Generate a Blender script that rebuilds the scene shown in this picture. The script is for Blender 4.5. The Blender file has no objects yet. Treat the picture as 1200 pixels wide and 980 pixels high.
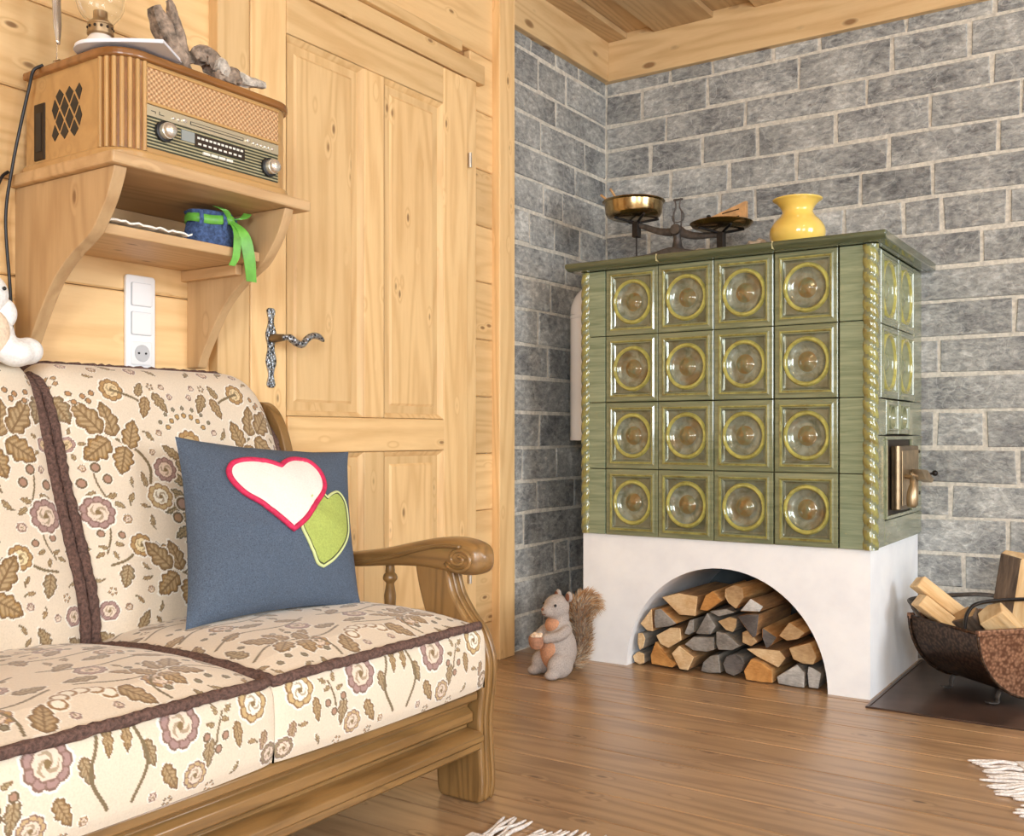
import bpy, math, random
import numpy as np
from math import sin, cos, pi, radians as R
from mathutils import Vector, Matrix, noise as mnoise

random.seed(7); RNG = np.random.default_rng(7)
S = bpy.context.scene
COL = S.collection

# ------------------------------------------------------------------ camera
cam = bpy.data.cameras.new('camera'); camo = bpy.data.objects.new('camera', cam); COL.objects.link(camo)
camo.location = (2.05, -3.778, 0.80); camo.rotation_euler = (R(90), 0, R(33.83))
cam.sensor_fit = 'HORIZONTAL'; cam.sensor_width = 36.0; cam.lens = 36.0 * 1176.3 / 1200.0
cam.shift_y = (510 - 490) / 1200.0
cam.clip_start = 0.02
S.camera = camo
S.view_settings.view_transform = 'Standard'
try: S.view_settings.look = 'None'
except Exception: pass
S.view_settings.gamma = 1.0; S.view_settings.use_curve_mapping = False
S.view_settings.exposure = 0.52

# ------------------------------------------------------------------ world + daylight through the windows
w = bpy.data.worlds.new('sky'); S.world = w; w.use_nodes = True
w.node_tree.nodes['Background'].inputs[0].default_value = (0.78, 0.88, 1.0, 1)
w.node_tree.nodes['Background'].inputs[1].default_value = 1.0
RX, RY, CZ = 4.2, -5.6, 2.455          # right wall, front wall, ceiling
def daylight(name, loc, rot, sx, sy, power, col=(0.84, 0.93, 1.0)):
    l = bpy.data.lights.new(name, 'AREA'); l.shape = 'RECTANGLE'; l.size = sx; l.size_y = sy
    l.energy = power; l.color = col
    o = bpy.data.objects.new(name, l); COL.objects.link(o); o.location = loc; o.rotation_euler = rot
daylight('daylight_right', (RX + 0.13, -1.60, 1.40), (0, R(90), 0), 1.4, 1.5, 62)
daylight('daylight_right_near', (RX + 0.13, -4.0, 1.40), (0, R(90), 0), 1.4, 1.5, 45)
daylight('daylight_front', (3.1, RY - 0.13, 1.40), (R(90), 0, 0), 1.5, 1.4, 125)

# ------------------------------------------------------------------ node helpers / materials
def srgb(r, g, b):
    f = lambda c: (c / 12.92) if c <= 0.04045 else ((c + 0.055) / 1.055) ** 2.4
    return (f(r / 255), f(g / 255), f(b / 255), 1.0)
class NT:
    def __init__(s, name):
        s.m = bpy.data.materials.new(name); s.m.use_nodes = True
        s.t = s.m.node_tree; s.b = s.t.nodes['Principled BSDF']
    def n(s, typ, ins=None, **props):
        nd = s.t.nodes.new('ShaderNode' + typ)
        for k, v in props.items(): setattr(nd, k, v)
        for k, v in (ins or {}).items(): s.set(nd.inputs[k], v)
        return nd
    def set(s, sock, v):
        if hasattr(v, 'is_output'): s.t.links.new(v, sock)
        else: sock.default_value = v
    def math(s, op, a, b=0.0, c=None, clamp=False):
        nd = s.n('Math', {0: a, 1: b}, operation=op, use_clamp=clamp)
        if c is not None: s.set(nd.inputs[2], c)
        return nd.outputs[0]
    def mix(s, fac, a, b, blend='MIX'):
        nd = s.n('Mix', None, data_type='RGBA', blend_type=blend)
        s.set(nd.inputs[0], fac); s.set(nd.inputs[6], a); s.set(nd.inputs[7], b)
        return nd.outputs[2]
    def ramp(s, v, pts, interp='LINEAR'):
        nd = s.n('ValToRGB', {0: v}); cr = nd.color_ramp; cr.interpolation = interp
        while len(cr.elements) < len(pts): cr.elements.new(0.5)
        for e, (p, c) in zip(cr.elements, pts):
            e.position = p; e.color = c if hasattr(c, '__len__') else (c, c, c, 1)
        return nd.outputs[0]
    def coords(s, rnd=True, scale=(1, 1, 1)):
        v = s.n('TexCoord').outputs['Object']
        if rnd:
            r = s.n('ObjectInfo').outputs['Random']
            c = s.n('CombineXYZ', {0: s.math('MULTIPLY', r, 37.7), 1: s.math('MULTIPLY', r, 91.3), 2: s.math('MULTIPLY', r, 53.1)}).outputs[0]
            v = s.n('VectorMath', {0: v, 1: c}, operation='ADD').outputs[0]
        if scale != (1, 1, 1):
            v = s.n('VectorMath', {0: v, 1: scale}, operation='MULTIPLY').outputs[0]
        return v
    def noise(s, v, scale, detail=4, rough=0.55, dist=0.0):
        return s.n('TexNoise', {'Vector': v, 'Scale': scale, 'Detail': detail, 'Roughness': rough, 'Distortion': dist}).outputs[0]
    def bump(s, h, strength=0.3, dist=0.01):
        s.set(s.b.inputs['Normal'], s.n('Bump', {'Height': h, 'Strength': strength, 'Distance': dist}).outputs[0])
    def out(s, col=None, rough=None, metal=None, **kw):
        if col is not None: s.set(s.b.inputs['Base Color'], col)
        if rough is not None: s.set(s.b.inputs['Roughness'], rough)
        if metal is not None: s.set(s.b.inputs['Metallic'], metal)
        for k, v in kw.items(): s.set(s.b.inputs[k.replace('_', ' ')], v)
        return s.m
M = {}
def wood(name, light, dark, axis='X', knots=1.0, rough=0.5, ringk=16.0, knotcol=(120, 78, 42), tint=0.13, across=1.0, contrast=1.0, coat=0.0):
    k = NT(name); v = k.coords()
    sc = [across] * 3; sc['XYZ'.index(axis)] = 0.10 * across
    g = k.n('VectorMath', {0: v, 1: tuple(sc)}, operation='MULTIPLY').outputs[0]
    sk = [1.0] * 3; sk['XYZ'.index(axis)] = 0.42
    vk = k.n('VectorMath', {0: v, 1: tuple(sk)}, operation='MULTIPLY').outputs[0]
    vo = k.n('TexVoronoi', {'Vector': vk, 'Scale': 13.0, 'Randomness': 1.0})
    kd = vo.outputs['Distance']
    near = k.math('MULTIPLY', k.math('SUBTRACT', 0.22, kd, clamp=True), 0.5)
    base = k.math('ADD', k.noise(g, 4.2, 2.0, 0.45), near)
    rings = k.math('SINE', k.math('MULTIPLY', base, ringk * 6.283))
    rings = k.math('MULTIPLY_ADD', rings, 0.5, 0.5)
    rings = k.math('POWER', rings, 2.0)
    fine = k.noise(g, 95.0, 3.0, 0.6)
    f = k.math('ADD', k.math('MULTIPLY', rings, 0.38 * contrast), k.math('MULTIPLY', k.math('SUBTRACT', fine, 0.35), 0.55 * contrast), clamp=True)
    broad = k.noise(v, 2.3, 2.0)
    f = k.math('ADD', f, k.math('MULTIPLY', k.math('SUBTRACT', broad, 0.5), 0.5 * contrast), clamp=True)
    c = k.mix(f, srgb(*light), srgb(*dark))
    if knots > 0:
        km = k.ramp(kd, [(0.0, 1.0), (0.055 * knots, 0.85), (0.095 * knots, 0.0)])
        c = k.mix(k.math('MULTIPLY', km, 0.85), c, srgb(*knotcol))
    r = k.n('ObjectInfo').outputs['Random']
    val = k.math('MULTIPLY_ADD', r, 2 * tint, 1.0 - tint)
    c = k.n('HueSaturation', {'Value': val, 'Color': c}).outputs[0]
    k.bump(f, 0.12, 0.003)
    M[name] = k.out(c, rough, **({'Coat_Weight': coat, 'Coat_Roughness': 0.25} if coat else {}))
def flat(name, col, rough=0.5, metal=0.0, var=0.0, vscale=20.0, bump=0.0, bdist=0.004, **kw):
    k = NT(name); v = k.coords()
    c = srgb(*col)
    if var > 0 or bump > 0:
        nz = k.noise(v, vscale, 5.0, 0.6)
        if var > 0:
            f = k.ramp(nz, [(0.3, 0.0), (0.7, 1.0)])
            a = tuple(max(0, x * (1 - var)) for x in col); b = tuple(min(255, x * (1 + var)) for x in col)
            c = k.mix(f, srgb(*a), srgb(*b))
        if bump > 0: k.bump(nz, bump, bdist)
    M[name] = k.out(c, rough, metal, **kw)

PL, PD = (238, 201, 146), (206, 160, 102)
for ax in 'XYZ': wood('pine_' + ax.lower(), PL, PD, ax)
wood('ceiling_pine', (206, 172, 126), (160, 122, 82), 'Y', rough=0.45)
wood('beam_x', (226, 192, 142), (194, 150, 98), 'X', knots=2.2, contrast=1.1)
wood('beam_y', (226, 192, 142), (194, 150, 98), 'Y', knots=2.2, contrast=1.1)
wood('floor_wood', (186, 150, 112), (124, 92, 64), 'X', rough=0.30, tint=0.10, knotcol=(88, 58, 36), coat=0.25, contrast=1.15)
for ax in 'XYZ': wood('oak_' + ax.lower(), (152, 115, 68), (92, 66, 36), ax, knots=0, rough=0.32, ringk=10, coat=0.4, tint=0.05, across=2.2)
for ax in 'XYZ': wood('shelf_' + ax.lower(), (212, 176, 130), (172, 132, 88), ax, rough=0.5, ringk=14)
for ax in 'XYZ': wood('radio_' + ax.lower(), (196, 154, 98), (158, 116, 66), ax, knots=0, rough=0.28, coat=0.4, tint=0.0, contrast=0.7)
wood('radio_dark', (150, 100, 52), (108, 66, 30), 'Y', knots=0, rough=0.25, coat=0.5, tint=0.0)

def stone_mat():
    k = NT('stone'); v = k.coords()
    r = k.n('ObjectInfo').outputs['Random']
    n1 = k.noise(v, 5.0, 6.0, 0.62); n2 = k.noise(k.n('VectorMath', {0: v, 1: (0.7, 0.7, 1.3)}, operation='MULTIPLY').outputs[0], 46.0, 6.0, 0.72, 0.15); n3 = k.noise(v, 140.0, 3.0, 0.6)
    f = k.math('ADD', k.math('MULTIPLY', n1, 0.45), k.math('MULTIPLY', n2, 0.55))
    c = k.ramp(f, [(0.36, srgb(96, 97, 98)), (0.46, srgb(148, 148, 146)), (0.55, srgb(182, 181, 176)), (0.66, srgb(232, 230, 224))])
    ve = k.noise(v, 7.0, 3.0, 0.5, 1.6)
    vein = k.ramp(k.math('ABSOLUTE', k.math('SUBTRACT', ve, 0.5)), [(0.0, 1.0), (0.02, 0.0)])
    c = k.mix(k.math('MULTIPLY', vein, k.math('MULTIPLY', n2, 0.75)), c, srgb(222, 222, 216))
    sp = k.ramp(n3, [(0.62, 0.0), (0.78, 0.35)])
    c = k.mix(sp, c, srgb(206, 208, 208))
    hs = k.n('HueSaturation', {'Value': k.math('MULTIPLY_ADD', r, 0.34, 0.82), 'Saturation': 1.0, 'Color': c}).outputs[0]
    k.bump(k.math('ADD', n2, k.math('MULTIPLY', n1, 1.2)), 0.75, 0.016)
    M['stone'] = k.out(hs, k.math('MULTIPLY_ADD', n2, 0.3, 0.42))
stone_mat()
flat('mortar', (206, 199, 186), 0.9, var=0.12, vscale=60, bump=0.4)
flat('plaster', (247, 248, 251), 0.85, var=0.025, vscale=9, bump=0.12, bdist=0.01)
flat('arch_grey', (92, 98, 100), 0.9, var=0.2, vscale=6)  # mottled grey for the back of the arched wood store, darker than the plaster
def glaze(name, a, b, sc=(1, 1, 1), nscale=18.0, rough=0.12, metal=0.0, lo=0.35, hi=0.68, third=None):
    k = NT(name); v = k.coords(True, sc)
    n = k.noise(v, nscale, 4.0, 0.6, 0.8)
    c = k.mix(k.ramp(n, [(lo, 0.0), (hi, 1.0)]), srgb(*a), srgb(*b))
    if third:
        n2 = k.noise(v, nscale * 0.45, 3.0)
        c = k.mix(k.ramp(n2, [(0.52, 0.0), (0.68, 0.8)]), c, srgb(*third))
    k.bump(n, 0.06, 0.004)
    M[name] = k.out(c, rough, metal, Coat_Weight=0.6, Coat_Roughness=0.06)
glaze('glaze_green', (138, 142, 110), (110, 116, 88), (0.5, 1, 6), 9)
glaze('glaze_band', (146, 157, 128), (112, 127, 100), (0.4, 0.4, 7), 12)
glaze('glaze_edge', (160, 158, 92), (122, 110, 62), nscale=24)
glaze('glaze_field', (130, 136, 118), (106, 104, 78), nscale=20, rough=0.16, metal=0.25)
glaze('glaze_dish', (156, 164, 150), (112, 116, 94), nscale=26, rough=0.13, metal=0.25, third=(128, 106, 68))
glaze('glaze_boss', (138, 108, 64), (122, 128, 98), nscale=30, rough=0.15, metal=0.15)
glaze('glaze_ring', (186, 178, 96), (146, 140, 74), nscale=30)
glaze('glaze_slab', (100, 106, 80), (78, 86, 64), (0.5, 5, 5), 10, rough=0.15)
glaze('glaze_side', (146, 150, 118), (120, 124, 94), (1, 1, 5), 8, rough=0.16)
flat('grout', (214, 202, 150), 0.7)
flat('door_metal', (118, 100, 76), 0.35, 0.75, var=0.2, vscale=14)
flat('door_dark', (58, 46, 36), 0.5, 0.4)
flat('brass_old', (182, 160, 128), 0.38, 0.85, var=0.12, vscale=25)
flat('brass_pan', (170, 146, 104), 0.20, 1.0, var=0.15, vscale=18)
flat('iron', (92, 86, 82), 0.55, 0.6, var=0.2, vscale=40, bump=0.2)
flat('iron_black', (44, 40, 38), 0.45, 0.6, var=0.2, vscale=60, bump=0.2)
flat('yellow_glaze', (248, 212, 108), 0.08, var=0.03, vscale=6, Coat_Weight=0.5)
flat('white_enamel', (236, 228, 220), 0.18, var=0.02, vscale=5, Coat_Weight=0.4)
flat('switch_white', (245, 245, 246), 0.3)
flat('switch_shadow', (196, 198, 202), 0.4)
flat('black_plastic', (28, 28, 32), 0.4)
flat('silver', (214, 210, 204), 0.22, 0.9)
flat('knob_silver', (226, 222, 212), 0.25, 0.7)
flat('champagne', (196, 186, 160), 0.35, 0.55)
flat('panel_dark', (66, 68, 54), 0.4, 0.2)
flat('panel_line', (186, 178, 142), 0.35, 0.4)
flat('lcd', (150, 156, 154), 0.25)
flat('print_white', (232, 230, 220), 0.5)
flat('print_dark', (60, 54, 46), 0.5)
flat('paper', (240, 240, 246), 0.6, var=0.02, vscale=8)
flat('paper_edge', (214, 218, 230), 0.6)
flat('denim', (62, 80, 116), 0.95, var=0.35, vscale=120, bump=0.3, bdist=0.002)
flat('ribbon', (104, 172, 66), 0.35, var=0.12, vscale=25)
flat('lace', (240, 236, 228), 0.9, var=0.06, vscale=150, bump=0.6)
flat('pillow_denim', (80, 92, 109), 0.95, var=0.22, vscale=420, bump=0.25, bdist=0.001)
flat('heart_white', (232, 230, 222), 0.9, var=0.03, vscale=300, bump=0.15, bdist=0.001)
flat('heart_red', (206, 40, 86), 0.7, var=0.10, vscale=90)
flat('heart_green', (172, 186, 96), 0.9, var=0.08, vscale=250)
flat('thread_pale', (214, 224, 160), 0.9)
flat('thread_dark', (88, 92, 62), 0.9)
flat('velour_plain', (226, 210, 188), 0.9, var=0.03, vscale=60)
flat('trim_plush', (100, 76, 68), 1.0, var=0.30, vscale=160, bump=0.9, bdist=0.006)
flat('plush_white', (244, 242, 240), 1.0, var=0.05, vscale=150, bump=0.5, bdist=0.004)
flat('plush_cream', (238, 214, 188), 1.0, var=0.06, vscale=150, bump=0.4)
flat('squirrel_grey', (176, 164, 156), 1.0, var=0.12, vscale=260, bump=0.3, bdist=0.002)
flat('squirrel_orange', (200, 146, 112), 1.0, var=0.10, vscale=200, bump=0.3, bdist=0.002)
flat('ear_brown', (130, 84, 62), 1.0, var=0.1)
flat('acorn_brown', (170, 124, 98), 0.9, var=0.15, vscale=80)
flat('eye_black', (20, 20, 24), 0.1)
flat('driftwood', (132, 116, 102), 0.95, var=0.45, vscale=45, bump=1.0, bdist=0.01)
flat('driftwood_pale', (196, 186, 174), 0.95, var=0.25, vscale=60, bump=0.8, bdist=0.008)
flat('rock', (186, 172, 154), 0.9, var=0.3, vscale=50, bump=0.8, bdist=0.01)
flat('rug_white', (226, 218, 212), 1.0, var=0.12, vscale=130, bump=0.6)
flat('rug_pink', (222, 192, 186), 1.0, var=0.12, vscale=130, bump=0.6)
flat('rug_blue', (182, 192, 208), 1.0, var=0.12, vscale=130, bump=0.6)
flat('plate_brown', (84, 66, 58), 0.32, 0.35, var=0.22, vscale=7)
flat('spoon_wood', (214, 168, 116), 0.6, var=0.1, vscale=30)
flat('wall_paint', (232, 222, 206), 0.8, var=0.02)
flat('hinge_metal', (220, 216, 208), 0.3, 0.8)
k = NT('clear_glass'); M['clear_glass'] = k.out((0.96, 0.98, 1, 1), 0.02, Transmission_Weight=1.0, IOR=1.25)
def hammered(name, a, b, metal):
    k = NT(name); v = k.coords(False)
    vo = k.n('TexVoronoi', {'Vector': v, 'Scale': 115.0}, feature='SMOOTH_F1')
    d = vo.outputs['Distance']
    c = k.mix(k.ramp(d, [(0.1, 0.0), (0.6, 1.0)]), srgb(*a), srgb(*b))
    k.bump(d, -0.8, 0.006)
    M[name] = k.out(c, 0.38, metal)
hammered('copper_end', (188, 142, 112), (112, 76, 56), 0.55)
hammered('copper_body', (104, 80, 62), (52, 38, 30), 0.6)
def rattan():
    k = NT('rattan'); v = k.coords(False)
    sx = k.n('SeparateXYZ', {0: v})
    a = k.math('SINE', k.math('MULTIPLY', sx.outputs[1], 520.0)); b = k.math('SINE', k.math('MULTIPLY', sx.outputs[2], 560.0))
    h = k.math('MULTIPLY_ADD', k.math('MULTIPLY', a, b), 0.5, 0.5)
    n = k.noise(v, 120, 3)
    c = k.mix(k.math('MULTIPLY_ADD', h, 0.75, k.math('MULTIPLY', n, 0.25)), srgb(150, 96, 56), srgb(240, 200, 150))
    k.bump(h, 0.8, 0.004); M['rattan'] = k.out(c, 0.6)
rattan()
def hammer_iron():
    k = NT('hammered_iron'); v = k.coords(False)
    d = k.n('TexVoronoi', {'Vector': v, 'Scale': 130.0}).outputs['Distance']
    c = k.mix(k.ramp(d, [(0.25, 0.0), (0.55, 1.0)]), srgb(52, 52, 56), srgb(176, 180, 186))
    k.bump(d, 0.7, 0.004); M['hammered_iron'] = k.out(c, 0.35, 0.8)
hammer_iron()
def floral_mat():
    k = NT('floral_velour'); v = k.coords(False)
    c = k.n('Attribute', None, attribute_name='Col').outputs['Color']
    n = k.noise(v, 300, 2)
    c = k.mix(k.math('MULTIPLY', k.math('SUBTRACT', n, 0.4, clamp=True), 0.35), c, srgb(120, 96, 70))
    k.bump(n, 0.15, 0.002)
    M['floral_velour'] = k.out(c, 0.85, Sheen_Weight=0.25)
floral_mat()
def end_grain(name, a, b):
    k = NT(name); v = k.coords(True)
    n = k.noise(v, 16, 4); n2 = k.noise(k.n('VectorMath', {0: v, 1: (1, 0.2, 3)}, operation='MULTIPLY').outputs[0], 70, 3, 0.6)
    f = k.math('ADD', k.math('MULTIPLY', n, 0.6), k.math('MULTIPLY', n2, 0.4))
    c = k.mix(k.ramp(f, [(0.36, 0.0), (0.64, 1.0)]), srgb(*a), srgb(*b))
    k.bump(n2, 0.4, 0.004); M[name] = k.out(c, 0.85)
end_grain('end_pale', (236, 208, 164), (200, 158, 108))
end_grain('end_orange', (216, 160, 92), (176, 116, 56))
end_grain('end_grey', (166, 160, 152), (112, 106, 100))
end_grain('end_dark', (116, 110, 106), (78, 72, 70))
end_grain('end_silver', (216, 214, 210), (156, 154, 150))
end_grain('end_tan', (204, 172, 128), (160, 124, 84))
def bark(name, a, b, ax):
    k = NT(name); sc = [1.0] * 3; sc['XYZ'.index(ax)] = 0.12
    v = k.coords(True, tuple(sc)); n = k.noise(v, 45, 5, 0.65)
    c = k.mix(k.ramp(n, [(0.35, 0.0), (0.65, 1.0)]), srgb(*a), srgb(*b))
    k.bump(n, 0.7, 0.008); M[name] = k.out(c, 0.9)
bark('side_brown', (132, 98, 66), (186, 142, 92), 'Y'); bark('side_grey', (104, 98, 90), (150, 138, 122), 'Y'); bark('side_orange', (176, 120, 62), (216, 168, 108), 'Y')
bark('bark_z', (70, 58, 50), (128, 108, 90), 'Z'); bark('split_z', (214, 170, 116), (240, 206, 156), 'Z')

# ------------------------------------------------------------------ mesh helpers
def wloc(o):
    v = Vector((0, 0, 0))
    while o is not None: v += o.location; o = o.parent
    return v
class MB:
    def __init__(s): s.v = []; s.f = []; s.m = []
    def add(s, vs, fs, m=0, T=None):
        o = len(s.v)
        s.v += [tuple(T @ Vector(p)) for p in vs] if T is not None else [tuple(p) for p in vs]
        for q in fs: s.f.append(tuple(i + o for i in q)); s.m.append(m)
        return s
    def box(s, x0, x1, y0, y1, z0, z1, m=0, T=None):
        vs = [(x, y, z) for x in (x0, x1) for y in (y0, y1) for z in (z0, z1)]
        return s.add(vs, [(0, 1, 3, 2), (4, 6, 7, 5), (0, 4, 5, 1), (2, 3, 7, 6), (0, 2, 6, 4), (1, 5, 7, 3)], m, T)
    def prism(s, poly, ax, a, b, m=0, mc=None, T=None):
        mc = m if mc is None else mc; n = len(poly); i = 'xyz'.index(ax)
        def P(p, h): l = list(p); l.insert(i, h); return tuple(l)
        vs = [P(p, a) for p in poly] + [P(p, b) for p in poly]
        ar = sum(poly[j][0] * poly[(j + 1) % n][1] - poly[(j + 1) % n][0] * poly[j][1] for j in range(n))
        flip = (ar < 0) ^ (i == 1) ^ (b < a)
        sd = [(j, (j + 1) % n, n + (j + 1) % n, n + j) for j in range(n)]
        c0 = [tuple(reversed(range(n)))]; c1 = [tuple(range(n, 2 * n))]
        if flip: sd = [tuple(reversed(q)) for q in sd]; c0 = [tuple(reversed(q)) for q in c0]; c1 = [tuple(reversed(q)) for q in c1]
        o = len(s.v); s.add(vs, sd, m, T)
        for q in c0 + c1: s.f.append(tuple(t + o for t in q)); s.m.append(mc)
        return s
    def lathe(s, prof, n=32, c=(0, 0, 0), ax='z', m=0, T=None, ms=None):
        vs = []; fs = []
        for r, h in prof:
            for j in range(n):
                a = 2 * pi * j / n; u, v2 = r * cos(a), r * sin(a)
                p = (u, v2, h) if ax == 'z' else ((h, u, v2) if ax == 'x' else (v2, h, u))
                vs.append((p[0] + c[0], p[1] + c[1], p[2] + c[2]))
        for i in range(len(prof) - 1):
            for j in range(n):
                fs.append((i * n + j, i * n + (j + 1) % n, (i + 1) * n + (j + 1) % n, (i + 1) * n + j))
        o = len(s.v); s.add(vs, fs, m, T)
        if ms:
            base = len(s.m) - len(fs)
            for i in range(len(prof) - 1):
                for j in range(n): s.m[base + i * n + j] = ms[i]
        if prof[0][0] > 1e-6: s.f.append(tuple(o + j for j in reversed(range(n)))); s.m.append(ms[0] if ms else m)
        if prof[-1][0] > 1e-6: s.f.append(tuple(o + (len(prof) - 1) * n + j for j in range(n))); s.m.append(ms[-1] if ms else m)
        return s
    def tube(s, path, r, n=8, m=0, T=None, caps=True, flatten=None, jitter=0.0):
        P = [Vector(p) for p in path]; K = len(P); vs = []; fs = []
        up = Vector((0, 0, 1)); prev = None
        for i, p in enumerate(P):
            t = (P[min(i + 1, K - 1)] - P[max(i - 1, 0)]).normalized()
            if prev is None:
                a = up.cross(t)
                if a.length < 1e-3: a = Vector((1, 0, 0)).cross(t)
                a.normalize()
            else:
                a = prev - t * prev.dot(t); a.normalize()
            prev = a; b = t.cross(a)
            rr = r[i] if hasattr(r, '__len__') else r
            for j in range(n):
                th = 2 * pi * j / n; q = rr * (1 + (random.uniform(-jitter, jitter) if jitter else 0))
                fa, fb = flatten if flatten else (1, 1)
                vs.append(tuple(p + a * (q * fa * cos(th)) + b * (q * fb * sin(th))))
        for i in range(K - 1):
            for j in range(n): fs.append((i * n + j, i * n + (j + 1) % n, (i + 1) * n + (j + 1) % n, (i + 1) * n + j))
        if caps: fs += [tuple(reversed(range(n))), tuple((K - 1) * n + j for j in range(n))]
        return s.add(vs, fs, m, T)
    def ell(s, c, r, n=20, k=12, m=0, T=None, rot=None):
        prof = [(max(1e-7, sin(pi * i / k)), -cos(pi * i / k)) for i in range(k + 1)]
        Q = Matrix.Translation(c) @ (rot.to_4x4() if rot is not None else Matrix.Identity(4)) @ Matrix.Diagonal((*r, 1))
        if T is not None: Q = T @ Q
        return s.lathe(prof, n, m=m, T=Q)
    def build(s, name, mats, parent=None, smooth=None, bevel=0.0, world=True, segs=2):
        if isinstance(mats, str): mats = [mats]
        me = bpy.data.meshes.new(name)
        off = wloc(parent) if (world and parent is not None) else Vector((0, 0, 0))
        o = bpy.data.objects.new(name, me)
        if world and parent is None:
            a = np.array(s.v); off = Vector(((a[:, 0].min() + a[:, 0].max()) / 2, (a[:, 1].min() + a[:, 1].max()) / 2, a[:, 2].min()))
            o.location = off
        me.from_pydata([tuple(Vector(p) - off) for p in s.v], [], s.f)
        for mt in mats: me.materials.append(M[mt])
        me.polygons.foreach_set('material_index', s.m)
        if smooth:
            me.polygons.foreach_set('use_smooth', [True] * len(me.polygons))
            if smooth is not True: me.set_sharp_from_angle(angle=R(smooth))
        me.update()
        COL.objects.link(o); o.parent = parent
        if bevel > 0:
            b = o.modifiers.new('bevel', 'BEVEL'); b.width = bevel; b.segments = segs; b.limit_method = 'ANGLE'; b.angle_limit = R(35)
        return o
def tag(o, label, cat, group=None):
    o['label'] = label; o['category'] = cat
    if group: o['group'] = group
    return o
def thing(name, loc, label, cat, group=None, rotz=0.0):
    o = bpy.data.objects.new(name, None); COL.objects.link(o); o.location = loc; o.rotation_euler = (0, 0, rotz)
    o.empty_display_size = 0.05
    return tag(o, label, cat, group)
def struct(o): o['kind'] = 'structure'; return o
def spline(pts, n=8):
    P = [Vector(p) for p in pts]; P = [2 * P[0] - P[1]] + P + [2 * P[-1] - P[-2]]; out = []
    for i in range(1, len(P) - 2):
        a, b, c, d = P[i - 1:i + 3]
        for j in range(n):
            t = j / n
            out.append(0.5 * ((2 * b) + (c - a) * t + (2 * a - 5 * b + 4 * c - d) * t * t + (3 * b - a - 3 * c + d) * t ** 3))
    out.append(P[-2]); return out
def spline2(pts, n=6): return [(p[0], p[1]) for p in spline([(a, b, 0) for a, b in pts], n)]
def put(me_src, name, parent, loc):
    o = bpy.data.objects.new(name, me_src.data); COL.objects.link(o); o.parent = parent; o.location = loc
    for md in me_src.modifiers:
        b = o.modifiers.new('bevel', 'BEVEL'); b.width = md.width; b.segments = md.segments; b.limit_method = 'ANGLE'; b.angle_limit = md.angle_limit
    return o

# ================================================================== SETTING
# ---- floor planks along X
fl = struct(MB().box(-0.1, RX + 0.1, RY - 0.1, 0.09, -0.06, -0.022).build('floor', 'side_brown'))
pw = 0.139; y = 0.0; i = 0
while y > RY + 0.01:
    y1 = max(y - pw, RY)
    MB().box(-0.03, RX, y1 + 0.0016, y - 0.0016, -0.022, 0.0).build('plank', 'floor_wood', fl, bevel=0.0018, segs=1)
    y = y1
# ---- left wall: horizontal timber boards, post, stone corner
POST0, POST1 = -0.842, -0.744
DL, DR, DT = -1.99, -0.97, 2.08          # door frame extents in y, and its top
wl = struct(MB().box(-0.08, -0.03, RY, POST0, -0.022, CZ + 0.062).build('wall_left', 'side_brown'))
zb = [0.0, 0.135, 0.335, 0.536, 0.735, 0.935, 1.136, 1.338, 1.534, 1.731, 1.933, 2.133, CZ]
def board(y0, y1, z0, z1):
    MB().box(-0.03, 0.0, y0, y1, z0 + 0.001, z1 - 0.001).build('plank', 'pine_y', wl, bevel=0.004, segs=1)
for z0, z1 in zip(zb, zb[1:]):
    if z0 < 2.0:
        board(RY, DL - 0.05, z0, z1); board(DR - 0.01, POST0, z0, z1)
    else: board(RY, POST0, z0, z1)
struct(MB().box(-0.03, 0.03, POST0, POST1, 0, 2.455).build('trim_1', 'beam_y' if False else 'pine_z', bevel=0.004))
# ---- stone
zc = [0, .13, .26, .385, .51, .628, .755, .885, 1.014, 1.141, 1.272, 1.392, 1.515, 1.642, 1.765, 1.883, 2.005, 2.111, 2.24, 2.32]
rows = [[.30, .48, .73, .91, 1.22, 1.51], [.17, .46, .83, 1.17, 1.43], [.28, .62, 1.08, 1.50], [.21, .44, .67, .97, 1.30, 1.59], [.30, .55, .82, 1.16, 1.52],
        [.26, .51, .66, 1.06, 1.31, 1.66], [.20, .46, .74, 1.00, 1.21, 1.34, 1.55], [.25, .5, .8, 1.1, 1.47], [.3, .6, .95, 1.22, 1.72], [.2, .5, .8, 1.1, 1.57],
        [.3, .6, .9, 1.33, 1.75], [.2, .5, .9, 1.26, 1.66], [.3, .6, 1.0, 1.32, 1.48, 1.78], [.3, .6, .9, 1.26, 1.58], [.2, .5, .8, 1.1, 1.37, 1.70], [.3, .6, .9, 1.2, 1.55], [.3, .6, 1.0, 1.41, 1.72], [.2, .5, .9, 1.2, 1.6], [.3, .6, 1.0, 1.35, 1.65]]
lrows = [[-.59, -.41, -.23], [-.54, -.33], [-.41], [-.52, -.18], [-.26], [-.50, -.36], [-.60, -.42, -.22], [-.34], [-.45], [-.54], [-.47], [], [-.53], [-.65, -.41], [-.55, -.27], [-.64], [-.70, -.42, -.31], [-.3], [-.5, -.2]]
wb = struct(MB().box(-0.08, RX, 0.002, 0.09, -0.022, CZ + 0.062).build('wall_back', 'mortar'))
ws = struct(MB().box(-0.08, -0.002, POST1, 0.002, -0.022, CZ + 0.062).build('wall_chimney', 'mortar'))
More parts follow.
